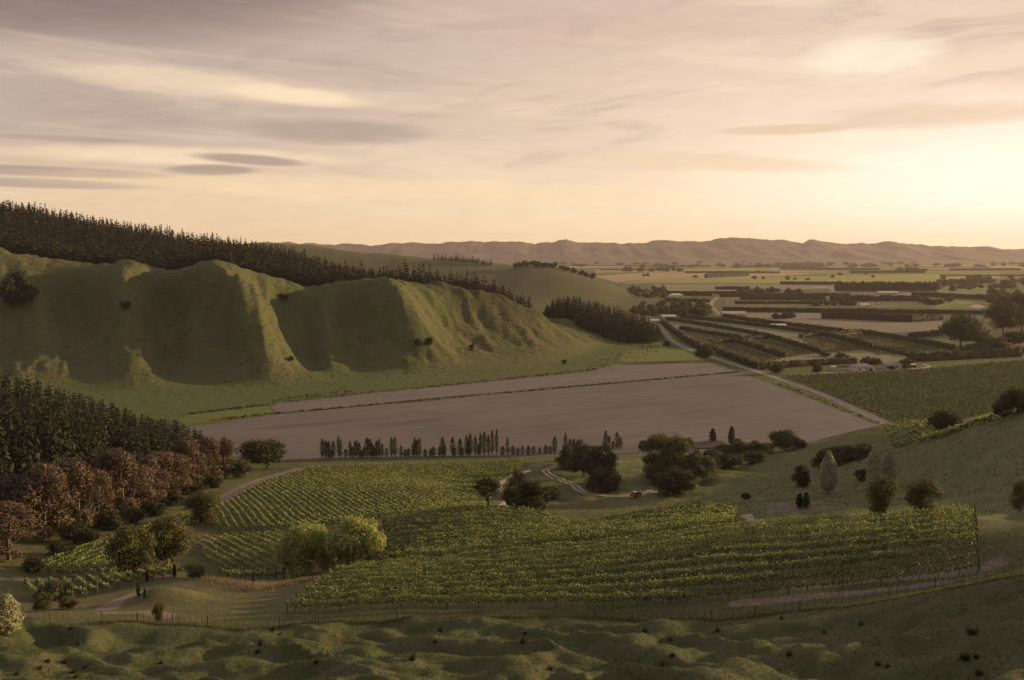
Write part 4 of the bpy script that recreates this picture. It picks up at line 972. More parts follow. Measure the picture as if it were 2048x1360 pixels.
pop = [641,648,654,659,663,673.5,678,688,697,702,707,711,716,720,725,731,737,741,745.6,751,756,762,770.6,781,788,800,808,815,823.5,827,831,837,848.5,859,865,878,884,888,904,908,919,923,932,936,940,950,956,960,968,976.5,984,993,1005,1015,1026,1036,1045,1057,1068,1080,1092,1101,1110,1132,1141,1148,1158,1164,1213,1220,1228,1236,1243]
ph = {808:12,815:14,1005:15,1036:12,1045:15,1068:13,1080:11,1092:14,1101:12,641:31,663:27,673.5:36,678:30,688:14,697:27,737:30,762:22,781:31,788:31,823.5:20,837:29,848.5:12,904:30,932:33,940:36,950:32,960:36,968:38,976.5:33,984:40,993:42,1015:28,1026:15,1057:14,1110:27}
for i, px in enumerate(pop):
    d = np.interp(px, [640, 1000, 1110, 1250], [414, 420, 424, 434]); p = at_depth(px, d); p[2] = max(p[2], 0)
    h = ph.get(px, 12 + 20 * random.random()) * d / FPX * 1.3
    plant('poplar', 'poplar_tree', p, h, (10 + 7 * random.random()) * d / FPX, '%s slender poplar from the left in the row along the ploughed field' % nth(i + 1), 'tree', 'poplar row along the ploughed field')

# ------------------------------------------------------------------ pine woods
def scatter(region, n, mind, rng):
    out = []; cell = {}
    for _ in range(n * 30):
        q = region(rng)
        if q is None: continue
        k = (int(q[0] // mind), int(q[1] // mind))
        if any((q[0] - a) ** 2 + (q[1] - b_) ** 2 < mind * mind for dx in (-1, 0, 1) for dy in (-1, 0, 1) for a, b_ in cell.get((k[0] + dx, k[1] + dy), [])): continue
        cell.setdefault(k, []).append((q[0], q[1])); out.append(q)
        if len(out) >= n: break
    return out
rng = np.random.default_rng(77)
def banded(pts, n, label, words):
    """points split into n depth bands, each counted from the left"""
    pts = sorted(pts, key=lambda q: q[1]); out = []; m = math.ceil(len(pts) / n)
    for b_ in range(n):
        for k, q in enumerate(sorted(pts[b_ * m:(b_ + 1) * m], key=lambda q: q[2])): out.append((q, '%s-from-left %s' % (nth(k + 1), label % words[b_])))
    return out
def near_wood(r):
    px = r.uniform(-60, 398); lo = np.interp(px, [0, 150, 240, 330, 400], [225, 262, 290, 330, 368]); d = lo + r.random() ** 1.3 * np.interp(px, [0, 250, 400], [170, 125, 40])
    return ((px - 1024) / FPX * d, d, px)
wood_top = lambda px: np.interp(px, [-60, 0, 60, 130, 200, 300, 360, 400], [735, 742, 756, 782, 800, 838, 838, 862])
nw = [q for q in scatter(near_wood, 230, 4.1, rng)]
for q, lab in banded(nw, 6, 'dark pine in the %s row of the left wood', ('front', 'second', 'third', 'fourth', 'fifth', 'back')):
    z = float(ground_z(q[0], q[1])); lim = pd(q[2], wood_top(q[2]) + rng.uniform(-6, 12), q[1])[2] - z
    h = min(rng.uniform(28, 40), lim)
    if h < 9: continue
    plant('pine', 'pine_tree', (q[0], q[1], z), h, rng.uniform(6.5, 11.0), lab, 'tree', 'pines of the wood above the gum trees', rng)
# skyline pines on the long ridge
rp = np.array(RIDGE, float); i = 0; px = -12.0
while px < 1055:
    d = np.interp(px, rp[:, 0], rp[:, 1]) + rng.uniform(-14, 10); p = at_depth(px, d)
    tz = pd(px, np.interp(px, [0,60,100,200,300,330,400,440,480,540,600,700,800,900,1000,1050], [401,408,415,436,449,448,470,477,474,491,503,531,553,563,575,596]) + rng.uniform(-5, 6), d)[2]
    h = float(np.clip(tz - p[2], 11, 27))
    plant('farpine', 'ridge_pine', p, h, rng.uniform(5.5, 8.6), '%s pine from the left against the sky on the long dark ridge' % nth(i + 1), 'tree', 'pines along the skyline of the dark ridge', rng); i += 1; px += rng.uniform(6.5, 14.0)
# dark wood at the end of the grass hill
def end_wood(r):
    px = r.uniform(1092, 1322); d = r.uniform(945, 1020) if px > 1150 else r.uniform(965, 1040)
    return ((px - 1024) / FPX * d, d, px)
ew = scatter(end_wood, 125, 4.8, rng)
for q, lab in banded(ew, 3, 'dark conifer in the %s of the wood at the grass hill end', ('front', 'middle', 'back')):
    z = float(ground_z(q[0], q[1])); tz = pd(q[2], np.interp(q[2], [1092,1110,1130,1200,1250,1290,1325], [604,592,588,598,612,628,652]) + rng.uniform(0, 12), q[1])[2]
    plant('densepine', 'conifer_tree', (q[0], q[1], z), float(np.clip(tz - z, 9, 28)), rng.uniform(8.5, 12.5), lab, 'tree', 'conifers of the wood at the hill end', rng)
# the mass of the ridge forest
def ridge_wood(r):
    px = r.uniform(-140, 1060); d1 = np.interp(px, rp[:, 0], rp[:, 1]); d0 = np.interp(px, [0, 300, 450, 560, 700, 800, 900, 1000, 1060], [825, 862, 815, 850, 862, 868, 892, 905, 918])
    if d0 > d1: return None
    d = r.uniform(d0 + 6, d1 + 5); return ((px - 1024) / FPX * d, d, px)
def forest(name, pts, hr, wr, label_unused, seed):
    rg = np.random.default_rng(seed); VS, FS, o = [], [], 0; cv = []
    for tr_, cr_, h_, r_ in PROTO['farpine']:
        me = cr_; v = np.empty(len(me.vertices) * 3, np.float32); me.vertices.foreach_get('co', v); v = v.reshape(-1, 4, 3)
        cv.append((v, h_, r_))
    for q in pts:
        v, h_, r_ = cv[int(rg.integers(len(cv)))]; k = rg.choice(len(v), 76, replace=False); v = v[k].copy(); c = v.mean(1, keepdims=True); v = c + (v - c) * 1.45
        h = rg.uniform(*hr); w = rg.uniform(*wr) / (2 * r_); a = rg.random() * 6.28; ca, sa = math.cos(a), math.sin(a)
        x = (v[..., 0] * ca - v[..., 1] * sa) * w + q[0]; y = (v[..., 0] * sa + v[..., 1] * ca) * w + q[1]; z = v[..., 2] * h / h_ + float(ground_z(q[0], q[1]))
        VS.append(np.stack([x, y, z], -1).reshape(-1, 3))
    v = np.concatenate(VS); f = np.arange(len(v)).reshape(-1, 4)
    me = leaf_mesh(name, v, f, L_PINEF, rg, np.repeat(rg.random(len(pts)), 76) * 0.6 + rg.random(len(f)) * 0.4)
    return tag(obj(name, me), label_unused, 'forest', None, 'stuff')
forest('pine_forest', scatter(ridge_wood, 2700, 5.6, rng), (16, 24), (6.5, 9.5), 'dark pine forest covering the long ridge behind the grass hill', 9)
# small conifer lines on the hill behind
for x0, x1, t0, t1, lab, g, n in [(868,985,508,518,'small pine in the dark line on the far green hill crest','pines on the far hill crest',20),(1030,1112,519,524,'small rounded pine in the clump on the far hill end','trees on the far hill end',14),(1120,1192,540,552,'small tree on the descending end of the far hill','trees down the far hill end',10)]:
    for k in range(n):
        px = x0 + (x1 - x0) * (k + rng.random() * 0.7) / n; p = at_depth(px, np.interp(px, [868,985,1030,1110,1190],[2205,2160,2130,2090,2060]))
        plant('farpine' if t0 < 515 else 'fartree', 'crest_pine' if t0 < 515 else 'distant_tree', p, rng.uniform(13, 19) if t0 < 515 else rng.uniform(9, 14), rng.uniform(9, 14), '%s-from-left %s' % (nth(k + 1), lab), 'tree', g, rng)

# ------------------------------------------------------------------ hedges, shelter belts and orchards of the valley
def hedge(line, h, w, label, group='clipped shelter hedges of the orchards', name='hedge', seed=0):
    P = resample([flat(*p) for p in line], 4.0); rg = np.random.default_rng(seed + len(P) * 7); o = np.array([P[0, 0], P[0, 1], 0.0]); n = len(P)
    d = np.gradient(P, axis=0); d /= np.linalg.norm(d, axis=1)[:, None]; nx = np.stack([-d[:, 1], d[:, 0]], 1); s = np.arange(n) * 4.0
    hv = h * (0.9 + 0.25 * fbm(s / 9, s * 0 + seed, 3, 3)); wv = w * (0.85 + 0.3 * fbm(s / 7, s * 0 + seed, 2, 9)); ring = []
    for a, b_ in [(-0.5, 0), (-0.52, 0.45), (-0.42, 0.92), (0, 1.0), (0.42, 0.92), (0.52, 0.45), (0.5, 0)]:
        j = rg.normal(size=(n, 1)) * 0.12
        q = P + nx * (a * wv)[:, None] * (1 + j); ring.append(np.column_stack([q, b_ * hv * (1 + 0.6 * j[:, 0]) - (0.2 if b_ == 0 else 0)]))
    v = np.stack(ring, 1); v = v - o; ii = np.arange(n * 7).reshape(n, 7)
    f = np.stack([ii[:-1, :-1], ii[1:, :-1], ii[1:, 1:], ii[:-1, 1:]], -1).reshape(-1, 4)
    v = v.reshape(-1, 3); caps = np.array([[ii[0, 0], ii[0, 1], ii[0, 5], ii[0, 6]], [ii[-1, 6], ii[-1, 5], ii[-1, 1], ii[-1, 0]], [ii[0, 1], ii[0, 2], ii[0, 4], ii[0, 5]], [ii[-1, 5], ii[-1, 4], ii[-1, 2], ii[-1, 1]]])
    # leafy surface
    m = int(n * 4.0 * (h + w) * 0.55); k = rg.integers(len(f), size=m); q = v[f[k]]; u = rg.random((m, 2, 1)); c = (q[:, 0] * (1 - u[:, 0]) + q[:, 1] * u[:, 0]) * (1 - u[:, 1]) + (q[:, 3] * (1 - u[:, 0]) + q[:, 2] * u[:, 0]) * u[:, 1]
    nn = np.cross(q[:, 1] - q[:, 0], q[:, 3] - q[:, 0]); nn /= np.linalg.norm(nn, axis=1)[:, None] + 1e-9
    c = c + nn * (rg.random((m, 1)) * 0.5 - 0.1); lv, lf = leaf_quads(c, nn + rg.normal(size=c.shape) * 0.7, 0.9 + 0.9 * rg.random(m), rg)
    V_, F_ = join([(v, np.concatenate([f, caps])), (lv, lf)]); me = mesh_from(name, V_, F_, [L_HEDGE]); attr(me, 'tone', np.concatenate([np.full(len(v), 0.3), np.repeat(rg.random(m), 4)]))
    return tag(obj(name, me, None, o), label, 'hedge', group)
L_HEDGE = leaf_material('clipped_hedge', (0.030, 0.029, 0.016, 1), (0.066, 0.058, 0.030, 1), 0.1)
HEDGES = [
 ([(1322,646),(1345,664),(1370,682),(1398,698)], 4.7, 3, 'hedge beside the gravel road from the dark wood to the big tree'),
 ([(1418,700),(1450,713),(1512,737)], 4.3, 3, 'hedge beside the gravel road below the big dark tree'),
 ([(1520,739),(1620,732),(1712,727)], 4.7, 3, 'hedge behind the farm lane left of the cream house'),
 ([(1396,692),(1465,684)], 4.0, 3, 'short hedge across the orchard from the big road tree'),
 ([(1465,684),(1515,699),(1567,716)], 4.3, 3, 'slanting hedge left of the first square orchard'),
 ([(1482,681),(1540,676.5)], 4.0, 3, 'short hedge joining two slanting orchard hedges'),
 ([(1540,676.5),(1590,692),(1637,707)], 4.3, 3, 'slanting hedge between the first and second square orchard'),
 ([(1360,659),(1420,669),(1480,678)], 4.0, 3, 'hedge running right from the road hedge, lowest of three'),
 ([(1334,640),(1440,657),(1537,674)], 4.0, 3, 'hedge running right from the road hedge, middle of three'),
 ([(1362,635),(1500,651),(1640,669)], 4.0, 3, 'long hedge running right from the sheds'),
 ([(1600,676),(1646,671.5)], 4.0, 3, 'short hedge at the top of the second square orchard'),
 ([(1646,671.5),(1695,684),(1741,697)], 4.7, 3, 'slanting hedge between the second and third square orchard'),
 ([(1646,671),(1726,665)], 4.0, 3, 'short hedge at the top of the third square orchard'),
 ([(1448,634),(1500,643),(1600,655),(1690,666)], 4.5, 4, 'hedge along the lower edge of the grey fallow field'),
 ([(1726,668),(1800,680),(1907,700)], 4.7, 3, 'long slanting hedge right of the third square orchard'),
 ([(1818,724),(1920,719),(2040,713)], 7, 5, 'long straight hedge above the flat valley vineyard'),
 ([(1920,706),(1966,705)], 5, 4, 'short hedge stub behind the long straight hedge'),
 ([(1820,676),(1880,670)], 5, 5, 'thick hedge left of the huge corner tree'),
 ([(1644,637),(1740,640),(1820,644)], 8.5, 6, 'tall bushy hedge along the top of the fallow field'),
 ([(1820,644),(1882,640)], 8, 6, 'bushy hedge continuing right towards the huge tree'),
 ([(1445,622),(1560,624),(1640,625)], 6, 5, 'dark hedge under the far orchard, left half'),
 ([(1640,625),(1800,627),(1973,629)], 6, 5, 'dark hedge under the far orchard, right half'),
 ([(1825,592),(1910,596),(1997,600)], 8, 6, 'dark hedge right of the tall tree belt'),
 ([(1440,594),(1600,592),(1700,593)], 6, 6, 'hedge at the top of the far orchard'),
 ([(1412,556),(1495,552)], 14, 12, 'low grey tree belt in the bright green field'),
 ([(1335,590),(1425,592)], 6, 6, 'hedge behind the small red-roofed house'),
 ([(1330,603),(1420,605)], 6, 6, 'hedge in front of the small red-roofed house'),
 ([(1560,538),(1760,540)], 9, 10, 'thin dark hedge across the far plain'),
 ([(1750,697),(1800,708),(1822,714)], 2.6, 3, 'low scrubby hedge inside the third orchard'),
]
for k, (L, h, w, lab) in enumerate(HEDGES): hedge(L, h, w, lab, seed=k)
for k, (x0, x1, y) in enumerate([(1200,1330,540.5),(1370,1560,546),(1700,1850,546.5),(1880,2050,552),(1250,1420,533),(1480,1650,534.5),(1820,1980,535),(1560,1680,568.5),(1880,1990,566),(1100,1250,532),(1430,1500,579),(1900,2040,541),(1300,1480,587),(1480,1650,600),(1660,1850,603),(1470,1640,608)]):
    hedge([(x0, y), (x1, y + 0.6 * math.sin(k * 2.1))], 5 + k % 3 * 2.5, 7, '%s in order of the thin hedgerows crossing the far plain' % nth(k + 1), 'thin hedgerows of the far plain', seed=50 + k)
# rows of fruit bushes in the orchards and a scrubby drain between the ploughed fields
def bushes(name, pts, size, mat, label, seed, n=14):
    rg = np.random.default_rng(seed); C = np.array(pts); k = np.repeat(np.arange(len(C)), n); s = size * (0.7 + 0.6 * rg.random(len(C)))[k]
    d = rg.normal(size=(len(k), 3)); d /= np.linalg.norm(d, axis=1)[:, None]; c = np.column_stack([C[k, :2], C[k, 2]]) + d * s[:, None] * np.array([0.55, 0.55, 0.4]); c[:, 2] += s * 0.42
    v, f = leaf_quads(c, d + rg.normal(size=d.shape) * 0.5, s * 0.55, rg); return tag(obj(name, leaf_mesh(name, v, f, mat, rg)), label, 'bushes', None, 'stuff')
pts = []
for poly, sp, st in [([(1420,692),(1465,686),(1562,717),(1520,735)],5,3.5),([(1482,684),(1540,679),(1636,709),(1568,716)],5,3.5),([(1600,678),(1646,674),(1740,699),(1640,708)],5,3.5),([(1655,673),(1726,669),(1905,702),(1760,712)],5.5,4),([(1362,662),(1478,680),(1400,690)],5,4),([(1450,598),(1860,592),(1890,610),(1455,618)],22,5)]:
    W = [flat(*p) for p in poly]; dv = np.array(W[2])[:2] - np.array(W[1])[:2] if sp < 10 else np.array(W[1])[:2] - np.array(W[0])[:2]
    for r in parallel_block(W, dv, sp, st):
        for q in r: pts.append((q[0] + random.uniform(-.6, .6), q[1] + random.uniform(-.6, .6), 0.1))
bushes('orchard_bushes', pts, 1.5, L_OLIVE, 'low fruit bushes planted in lines inside the square orchards', 3)
pts = [(*(np.array(flat(556, 827.5))[:2] * (1 - u) + np.array(flat(1476, 744.5))[:2] * u + rng.normal(size=2) * 0.5), 0.0) for u in rng.random(420)]
bushes('drain_scrub', pts, 1.0, L_MID, 'thin dark line of scrub on the drain between the ploughed fields', 4, 8)
pts = []
for L, n, sp in [([(420,842),(556,826)], 60, 1), ([(560,806),(700,790),(1000,760),(1190,739)], 260, 2.5), ([(380,828),(540,810)], 90, 2), ([(1190,736),(1250,712),(1300,700),(1290,690)], 160, 7), ([(560,800),(700,782)], 60, 4), ([(1560,770),(1640,800),(1750,845)], 90, 1)]:
    W = resample([flat(*p) for p in L], 1.0)
    for _ in range(n): q = W[int(rng.integers(len(W)))] + rng.normal(size=2) * sp; pts.append((q[0], q[1], float(ground_z(q[0], q[1]))))
bushes('rank_grass', pts, 0.9, L_REED, 'ragged scrub and rank grass along the drain at the foot of the grass hill', 5, 7)

pts = []
while len(pts) < 420:
    px, py = rng.uniform(0, 1150), rng.uniform(560, 780); q = hit(px, py)
    if 600 < q[1] < 900 and q[2] > 2 and fbm(np.array([q[0] / 30]), np.array([q[1] / 30]), 3, 7)[0] > 0.5: pts.append(tuple(q))
bushes('hill_scrub', pts, 0.9, L_REED, 'small dark tufts of scrub and rushes dotted over the grass hill', 6, 9)
# tall belt and scattered trees of the plain
for k in range(46):
    px = 1672 + 200 * k / 45; p = flat(px, 583.5); plant('belt', 'belt_tree', p, rng.uniform(20, 24), rng.uniform(8, 10.5), '%s tree from the left in the tall dark belt on the plain' % nth(k + 1), 'tree', 'tall dark tree belt on the plain', rng)
def far_trees(specs, label, group, hr=(8, 14), wr=(12, 20)):
    for k, (px, py) in enumerate(sorted(specs)):
        p = flat(px, py); plant('fartree', 'distant_tree', (p[0], p[1], 0), rng.uniform(*hr), rng.uniform(*wr), '%s-from-left %s' % (nth(k + 1), label), 'tree', group, rng)
far_trees([(1285 + rng.uniform(-30, 45), 590 + rng.uniform(-9, 6)) for _ in range(26)], 'tree in the grove around the red-roofed house by the green hill', 'grove by the red-roofed house')
far_trees([(1330 + rng.uniform(-70, 90), 625 + rng.uniform(-14, 8)) for _ in range(44)], 'tree in the leafy strip behind the dark wood', 'trees behind the dark wood', (7, 12), (10, 16))
far_trees([(1385 + rng.uniform(-30, 35), 632 + rng.uniform(-4, 4)) for _ in range(14)], 'tree in the clump by the sheds near the road', 'trees by the sheds', (8, 13), (10, 16))
far_trees([(1480 + u * 120 + rng.uniform(-4, 4), 588 + rng.uniform(-3, 3)) for u in rng.random(20)], 'tree in the loose line above the far orchard', 'trees above the far orchard', (9, 16))
far_trees([(1950 + rng.uniform(-75, 100), 570 + rng.uniform(-12, 12)) for _ in range(48)], 'tree in the wooded farmland at the right of the plain', 'trees of the right farmland', (9, 18), (14, 24))
far_trees([(2015 + rng.uniform(-35, 45), 605 + rng.uniform(-12, 15)) for _ in range(18)], 'tree in the dark grove near the right photo edge', 'dark grove at the right edge', (14, 22), (16, 26))
far_trees([(px, py) for px, py in [(1295,553),(1288,553),(1390,556),(1508,559),(1526,559),(1575,560),(1615,561),(1680,551),(1732,549),(1745,555),(1515,545),(1590,560),(1665,556)]], 'lone tree dotted in the bright fields of the plain', 'lone trees of the plain', (8, 13), (12, 18))
far_trees([(px + rng.uniform(-3, 3), 543) for px in (1252,1262,1278,1284,1300,1308,1316,1322,1334,1338,1346,1356,1363)], 'tree in the small copse on the pale far fields', 'copse on the pale far fields', (14, 28), (18, 30))
far_trees([(1785 + u * 65, 543 + rng.uniform(-2, 2)) for u in rng.random(14)], 'tree in the dark copse right of the bright field', 'copse right of the bright field', (14, 22), (18, 30))
far_trees([(1040 + u * 1010, 536 - v * 9) for u, v in rng.random((110, 2))], 'tiny hazy tree on the far plain below the mountains', 'hazy trees below the mountains', (10, 22), (30, 70))
far_trees([(1560 + rng.uniform(-12, 25), 637 + rng.uniform(-1, 1)) for _ in range(6)], 'tree beside the house in the fallow field', 'trees by the fallow field house', (7, 10), (8, 12))
far_trees([(1620 + u * 100, 611 + rng.uniform(-2, 2)) for u in rng.random(14)], 'tree around the houses in the far orchard', 'trees around the orchard houses', (7, 12), (10, 14))
far_trees([(1840 + u * 60, 608 + rng.uniform(-3, 3)) for u in rng.random(8)], 'tree at the right end of the far orchard', 'trees at the far orchard end', (8, 13), (10, 16))

# ------------------------------------------------------------------ houses, car, poles
def boxmesh(name, x0, x1, y0, y1, z0, z1, mat):
    v = [(x, y, z) for z in (z0, z1) for y in (y0, y1) for x in (x0, x1)]
    me = bpy.data.meshes.new(name); me.from_pydata(v, [], [(0, 2, 3, 1), (4, 5, 7, 6), (0, 1, 5, 4), (2, 6, 7, 3), (0, 4, 6, 2), (1, 3, 7, 5)]); me.materials.append(mat); me.update(); return me
def house(px, py, w, d, hw, hr, rz, wall, roof, label, gable=False, windows=2, door=True, name='house', p=None):
    p = flat(px, py) if p is None else p; e = obj(name, None, None, (p[0], p[1], p[2] - 0.05), rz); e.empty_display_size = 1; tag(e, label, 'house' if name == 'house' else 'shed')
    obj('wall', boxmesh('wall', -w / 2, w / 2, -d / 2, d / 2, 0, hw, wall), e)
    o = 0.5; i = (w / 2 + o) if gable else max(0.4, w / 2 - d / 2); X, Y = w / 2 + o, d / 2 + o; z = hw + 0.003
    v = [(-X, -Y, z), (X, -Y, z), (X, Y, z), (-X, Y, z), (-i, 0, hw + hr), (i, 0, hw + hr), (-X, -Y, z + .15), (X, -Y, z + .15), (X, Y, z + .15), (-X, Y, z + .15)]
    me = bpy.data.meshes.new('roof'); me.from_pydata(v, [], [(0, 3, 2, 1), (0, 1, 7, 6), (1, 2, 8, 7), (2, 3, 9, 8), (3, 0, 6, 9), (6, 7, 5, 4), (8, 9, 4, 5), (7, 8, 5), (9, 6, 4)]); me.materials.append(roof); me.update(); obj('roof', me, e)
    for k in range(windows):
        x = -w / 2 + w * (k + 0.6) / (windows + 0.8); obj('window', boxmesh('window', x - 0.7, x + 0.7, -d / 2 - 0.06, -d / 2 + 0.05, 0.9, 2.0, M_GLASS), e)
    if door: x = w * 0.28; obj('door', boxmesh('door', x - 1.3, x + 1.3, -d / 2 - 0.05, -d / 2 + 0.05, 0.02, 2.1, M_GLASS), e)
    return e
house(1724, 741, 15, 10, 2.9, 2.6, 0.12, M_WALL, M_ROOF, 'cream house with grey hipped roof on the farm lane')
house(1783, 737, 13, 7, 2.7, 1.8, 0.1, M_WALL2, M_ROOF, 'long pale house right of the cream house', True, 3, False)
house(1666, 740, 3, 3, 2.4, 0.8, 0.1, M_WALL2, M_ROOFW, 'tiny pale hut on the farm lane', True, 0, False, 'shed')
house(1824, 735, 4, 3, 2.2, 0.8, 0.1, M_WALL2, M_ROOFW, 'small white-roofed shed at the lane bend', True, 0, True, 'shed')
house(1466, 633, 32, 14, 4, 3.5, 0.0, M_WALL2, M_ROOFP, 'long barn with pale pink roof in the fallow field', True, 3, True, 'barn')
house(1573, 636, 16, 10, 3, 2.6, 0.1, M_WALL2, M_ROOF, 'grey house among trees in the fallow field')
house(1553, 655, 20, 8, 3, 1.4, 0.05, M_WALL, M_ROOFW, 'low white shed below the fallow field hedge', True, 0, True, 'shed')
house(1701, 611, 22, 12, 4, 3, 0.1, M_WALL, M_ROOFW, 'pale house in the middle of the far orchard')
house(1728, 613, 14, 8, 3, 2, 0.1, M_WALL, M_ROOFW, 'low pale shed right of the orchard house', True, 0, True, 'shed')
house(1953, 620, 22, 13, 4, 4, 0.2, M_WALL, M_ROOFP, 'pink-roofed house near the dark grove at the right')
house(1290, 593, 22, 13, 4.5, 4, 0.3, M_WALL, M_ROOFP, 'small red-roofed house beside the green hill')
house(1352, 594, 26, 12, 4, 3, 0.1, M_WALL, M_ROOFW, 'white-roofed house right of the red-roofed one')
house(1641, 581, 32, 14, 5, 4, 0.1, M_WALL, M_ROOFP, 'sunlit cream house left of the tall tree belt')
house(1775, 589, 40, 12, 4, 3, 0.0, M_WALL2, M_ROOFW, 'low grey farm building in front of the tall tree belt', True, 3)
house(1337, 637, 18, 8, 3, 2, 0.1, M_WALL2, M_ROOFW, 'grey shed near the road behind the dark wood', True, 0, True, 'shed')
house(1309, 646, 12, 7, 3, 2, 0.1, M_WALL, M_ROOFW, 'white shed at the edge of the dark wood', True, 1, True, 'shed')
hp = hit(1424, 893); house(0, 0, 17, 10, 2.7, 2.2, 0.05, M_ROOF, M_ROOFB, 'homestead with brown roof half hidden in the grove', p=hp + np.array([0, 0, -2.2]))
q = hit(1001, 1027)
e = obj('storage_box', None, None, q); e.empty_display_size = 0.5; tag(e, 'small box with a white lid at the end of the dirt track', 'box')
obj('body', boxmesh('body', -0.9, 0.9, -0.7, 0.7, -0.2, 1.0, M_POST), e); obj('lid', boxmesh('lid', -1.05, 1.05, -0.85, 0.85, 1.003, 1.16, M_ROOFW), e)
def car():
    p = hit(1272, 993.5); p2 = hit(1290, 991); rz = math.atan2(p2[1] - p[1], p2[0] - p[0])
    e = obj('car', None, None, (p[0], p[1], p[2] + 0.16), rz); e.empty_display_size = 1; tag(e, 'red car with cream roof on the pale winding track', 'car')
    prof = [(-2.2, 0.35), (-2.2, 0.85), (-1.9, 0.98), (1.05, 0.98), (2.05, 0.82), (2.2, 0.62), (2.2, 0.35)]; cab = [(-1.75, 0.98), (-1.35, 1.50), (0.35, 1.50), (1.0, 0.98)]
    def ext(name, pr, w0, w1, mat):
        n = len(pr); zz = [q[1] for q in pr]; z0, z1 = min(zz), max(zz); hw = [w0 + (w1 - w0) * (q[1] - z0) / (z1 - z0 + 1e-9) for q in pr]
        v = [(q[0], -h, q[1]) for q, h in zip(pr, hw)] + [(q[0], h, q[1]) for q, h in zip(pr, hw)]
        f = [tuple(range(n))[::-1], tuple(range(n, 2 * n))] + [(i, (i + 1) % n, n + (i + 1) % n, n + i) for i in range(n)]
        me = bpy.data.meshes.new(name); me.from_pydata(v, [], f); me.materials.append(mat); me.update(); return obj(name, me, e)
    ext('body', prof, 0.86, 0.84, M_RED); ext('cabin_glass', cab, 0.80, 0.62, M_GLASS); ext('roof', [(-1.38, 1.505), (-1.3, 1.57), (0.28, 1.57), (0.38, 1.505)], 0.66, 0.6, M_CREAM)
    for x in (-1.35, 1.4):
        for y in (-0.8, 0.8):
            v, f = tube([(x, y - 0.1, 0.33), (x, y - 0.09, 0.33), (x, y + 0.09, 0.33), (x, y + 0.1, 0.33)], [0.05, 0.33, 0.33, 0.05], 12); wh = obj('wheel', mesh_from('wheel', v, f, [M_TYRE]), e)
    for y in (-0.6, 0.6): obj('headlight', boxmesh('headlight', 2.17, 2.24, y - 0.15, y + 0.15, 0.6, 0.74, M_ROOFW), e)
car()
for k, (px, py) in enumerate([(1711,812),(1565,760),(1518,742)]):
    p = flat(px, py); e = obj('power_pole', None, None, (p[0], p[1], 0)); e.empty_display_size = 1
    tag(e, ['power pole beside the lower gravel road', 'power pole at the corner of the flat vineyard', 'power pole at the lane junction'][k], 'pole')
    obj('pole', stick('pole', 7.5, 0.16, 0.12, M_POST, 60 + k), e); obj('crossarm', boxmesh('crossarm', -0.9, 0.9, -0.07, 0.07, 6.9, 7.05, M_POST), e)

# ------------------------------------------------------------------ rushes and grass
def tussock(seed, h, n, mat, spread):
    rg = np.random.default_rng(seed); a = rg.random(n) * 6.28; r0 = spread * np.sqrt(rg.random(n)); L = h * (0.5 + 0.6 * rg.random(n)); ln = 0.25 + 0.5 * rg.random(n)
    b0 = np.stack([r0 * np.cos(a), r0 * np.sin(a), 0 * a - 0.05], 1); tip = b0 + np.stack([np.cos(a) * ln * L * 0.6, np.sin(a) * ln * L * 0.6, L], 1)
    sd = np.stack([-np.sin(a), np.cos(a), 0 * a], 1) * 0.035; v = np.stack([b0 - sd, b0 + sd, tip], 1).reshape(-1, 3); return leaf_mesh('rush_tussock', v, np.arange(3 * n).reshape(n, 3), mat, rg)
TUS = [tussock(300 + k, 0.95, 170, L_REED, 0.42) for k in range(3)]
spots = [(1648,1266),(1944,1268),(1578,1310),(1930,1318),(1952,1316),(1958,1350),(1045,1285),(1050,1268),(1340,1280),(1345,1312),(1435,1262),(880,1262),(870,1285),(825,1320),(632,1326),(515,1305),(520,1290),(545,1262),(322,1328),(170,1335),(148,1346),(152,1356),(95,1325),(130,1325),(80,1338),(35,1350),(142,1258),(155,1290),(1563,1238),(1722,1250),(1755,1330),(1325,1335),(1100,1340),(520,1285),(1775,1335),(560,1270),(1290,1265)]
spots.sort()
for k, (px, py) in enumerate(spots):
    s = random.uniform(0.35, 0.65) * (1.25 if px in (1930, 1944) else 1)
    tag(obj('rush_tussock', TUS[k % 3], None, hit(px, py), random.random() * 6, (s, s, s * random.uniform(0.7, 1.1))), '%s dark rush tuft from the left in the foreground paddock' % nth(k + 1), 'rush tuft', 'rush tufts in the paddock')
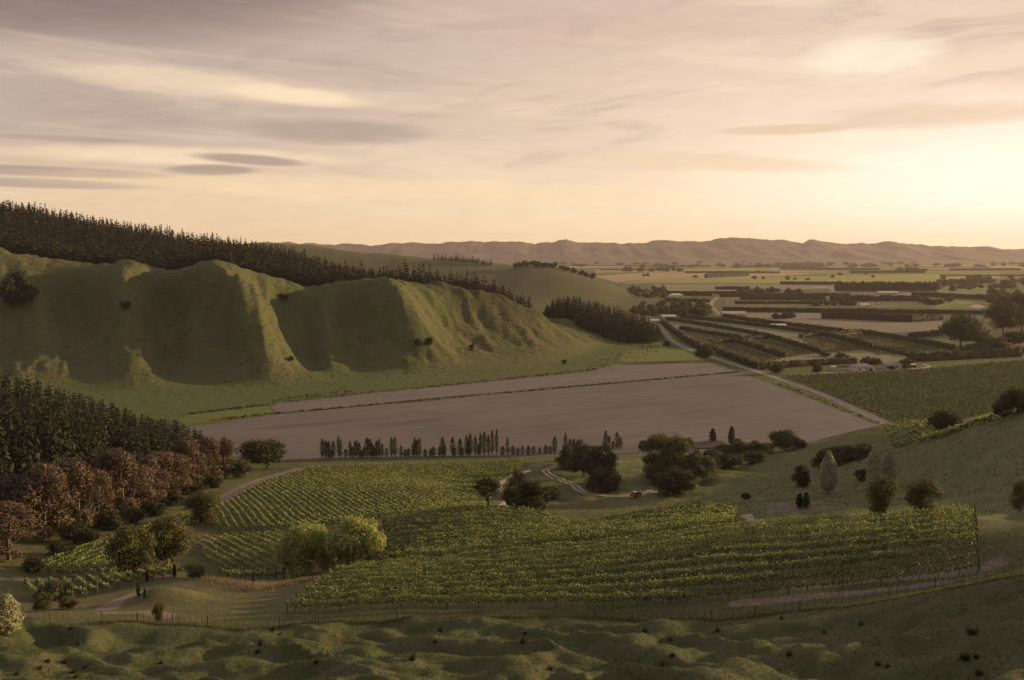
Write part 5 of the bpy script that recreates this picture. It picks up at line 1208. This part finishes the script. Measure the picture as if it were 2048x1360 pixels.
def grass(name, region, n, hr, mat, label, seed, w=0.05):
    rg = np.random.default_rng(seed); q = region(rg, n); n = len(q); z = ground_z(q[:, 0], q[:, 1]); a = rg.random(n) * 6.28
    patch = fbm(q[:, 0] / 4, q[:, 1] / 4, 3, seed); L = rg.uniform(*hr, n) * (0.5 + patch); sd = np.stack([np.cos(a), np.sin(a), 0 * a], 1) * (w * (0.6 + 0.8 * rg.random(n)))[:, None]
    b0 = np.column_stack([q, z - 0.03]); tip = b0 + np.stack([rg.normal(size=n) * 0.4 * L, rg.normal(size=n) * 0.4 * L, L], 1); v = np.stack([b0 - sd, b0 + sd, tip], 1).reshape(-1, 3)
    return tag(obj(name, leaf_mesh(name, v, np.arange(3 * n).reshape(n, 3), mat, rg, np.clip(patch + 0.4 * (rg.random(n) - 0.5), 0, 1))), label, 'grass', None, 'stuff')
def fan(d0, d1, a0=0, a1=2048):
    def f(rg, n):
        d = np.sqrt(rg.uniform(d0 ** 2, d1 ** 2, n)); px = rg.uniform(a0, a1, n); return np.stack([(px - 1024) / FPX * d, d], 1)
    return f
grass('grass', fan(56, 122, -30, 2080), 90000, (0.06, 0.24), L_PADD, 'short tussocky pasture grass of the foreground paddock', 1, 0.05)
grass('bank_grass', fan(150, 380, 1080, 2100), 70000, (0.15, 0.45), L_GRASS, 'rough grass on the right spur and its banks', 2, 0.10)
def alongline(L, w):
    W = resample(H(L), 0.5)
    return lambda rg, n: W[rg.integers(len(W), size=n)] + rg.normal(size=(n, 2)) * w
grass('dry_grass', alongline([(400,1160),(430,1160),(480,1172),(520,1180),(600,1165),(660,1150),(740,1142)], 1.3), 7000, (0.3, 0.8), L_DRY, 'pale seeding grass on the bank below the willows', 3, 0.06)
grass('fence_grass', alongline([(205,1244),(330,1249),(540,1257),(700,1245),(900,1236),(1200,1236),(1400,1239),(1600,1222),(1750,1205),(1850,1186),(1950,1168),(2060,1148)], 0.35), 7000, (0.15, 0.5), L_GRASS, 'longer grass under the batten fence', 4, 0.05)
grass('track_grass', alongline([(430,1066),(560,1064),(760,1045)], 1.0), 3000, (0.2, 0.5), L_GRASS, 'grass along the path between vineyard blocks', 5, 0.1)

# ------------------------------------------------------------------ evening haze filling the valley air
def haze():
    m = bpy.data.materials.new('evening_haze'); m.use_nodes = True; t = NT(m.node_tree); t.n.clear()
    out = t.node('ShaderNodeOutputMaterial'); v = t.node('ShaderNodeVolumePrincipled')
    v.inputs['Color'].default_value = (0.94, 0.79, 0.84, 1); v.inputs['Density'].default_value = 3.0e-5; v.inputs['Anisotropy'].default_value = 0.3
    t.l.new(v.outputs[0], out.inputs['Volume'])
    tag(obj('haze', boxmesh('haze', -14000, 14000, -1500, 14000, -6, 320, m)), kind='stuff')
haze()
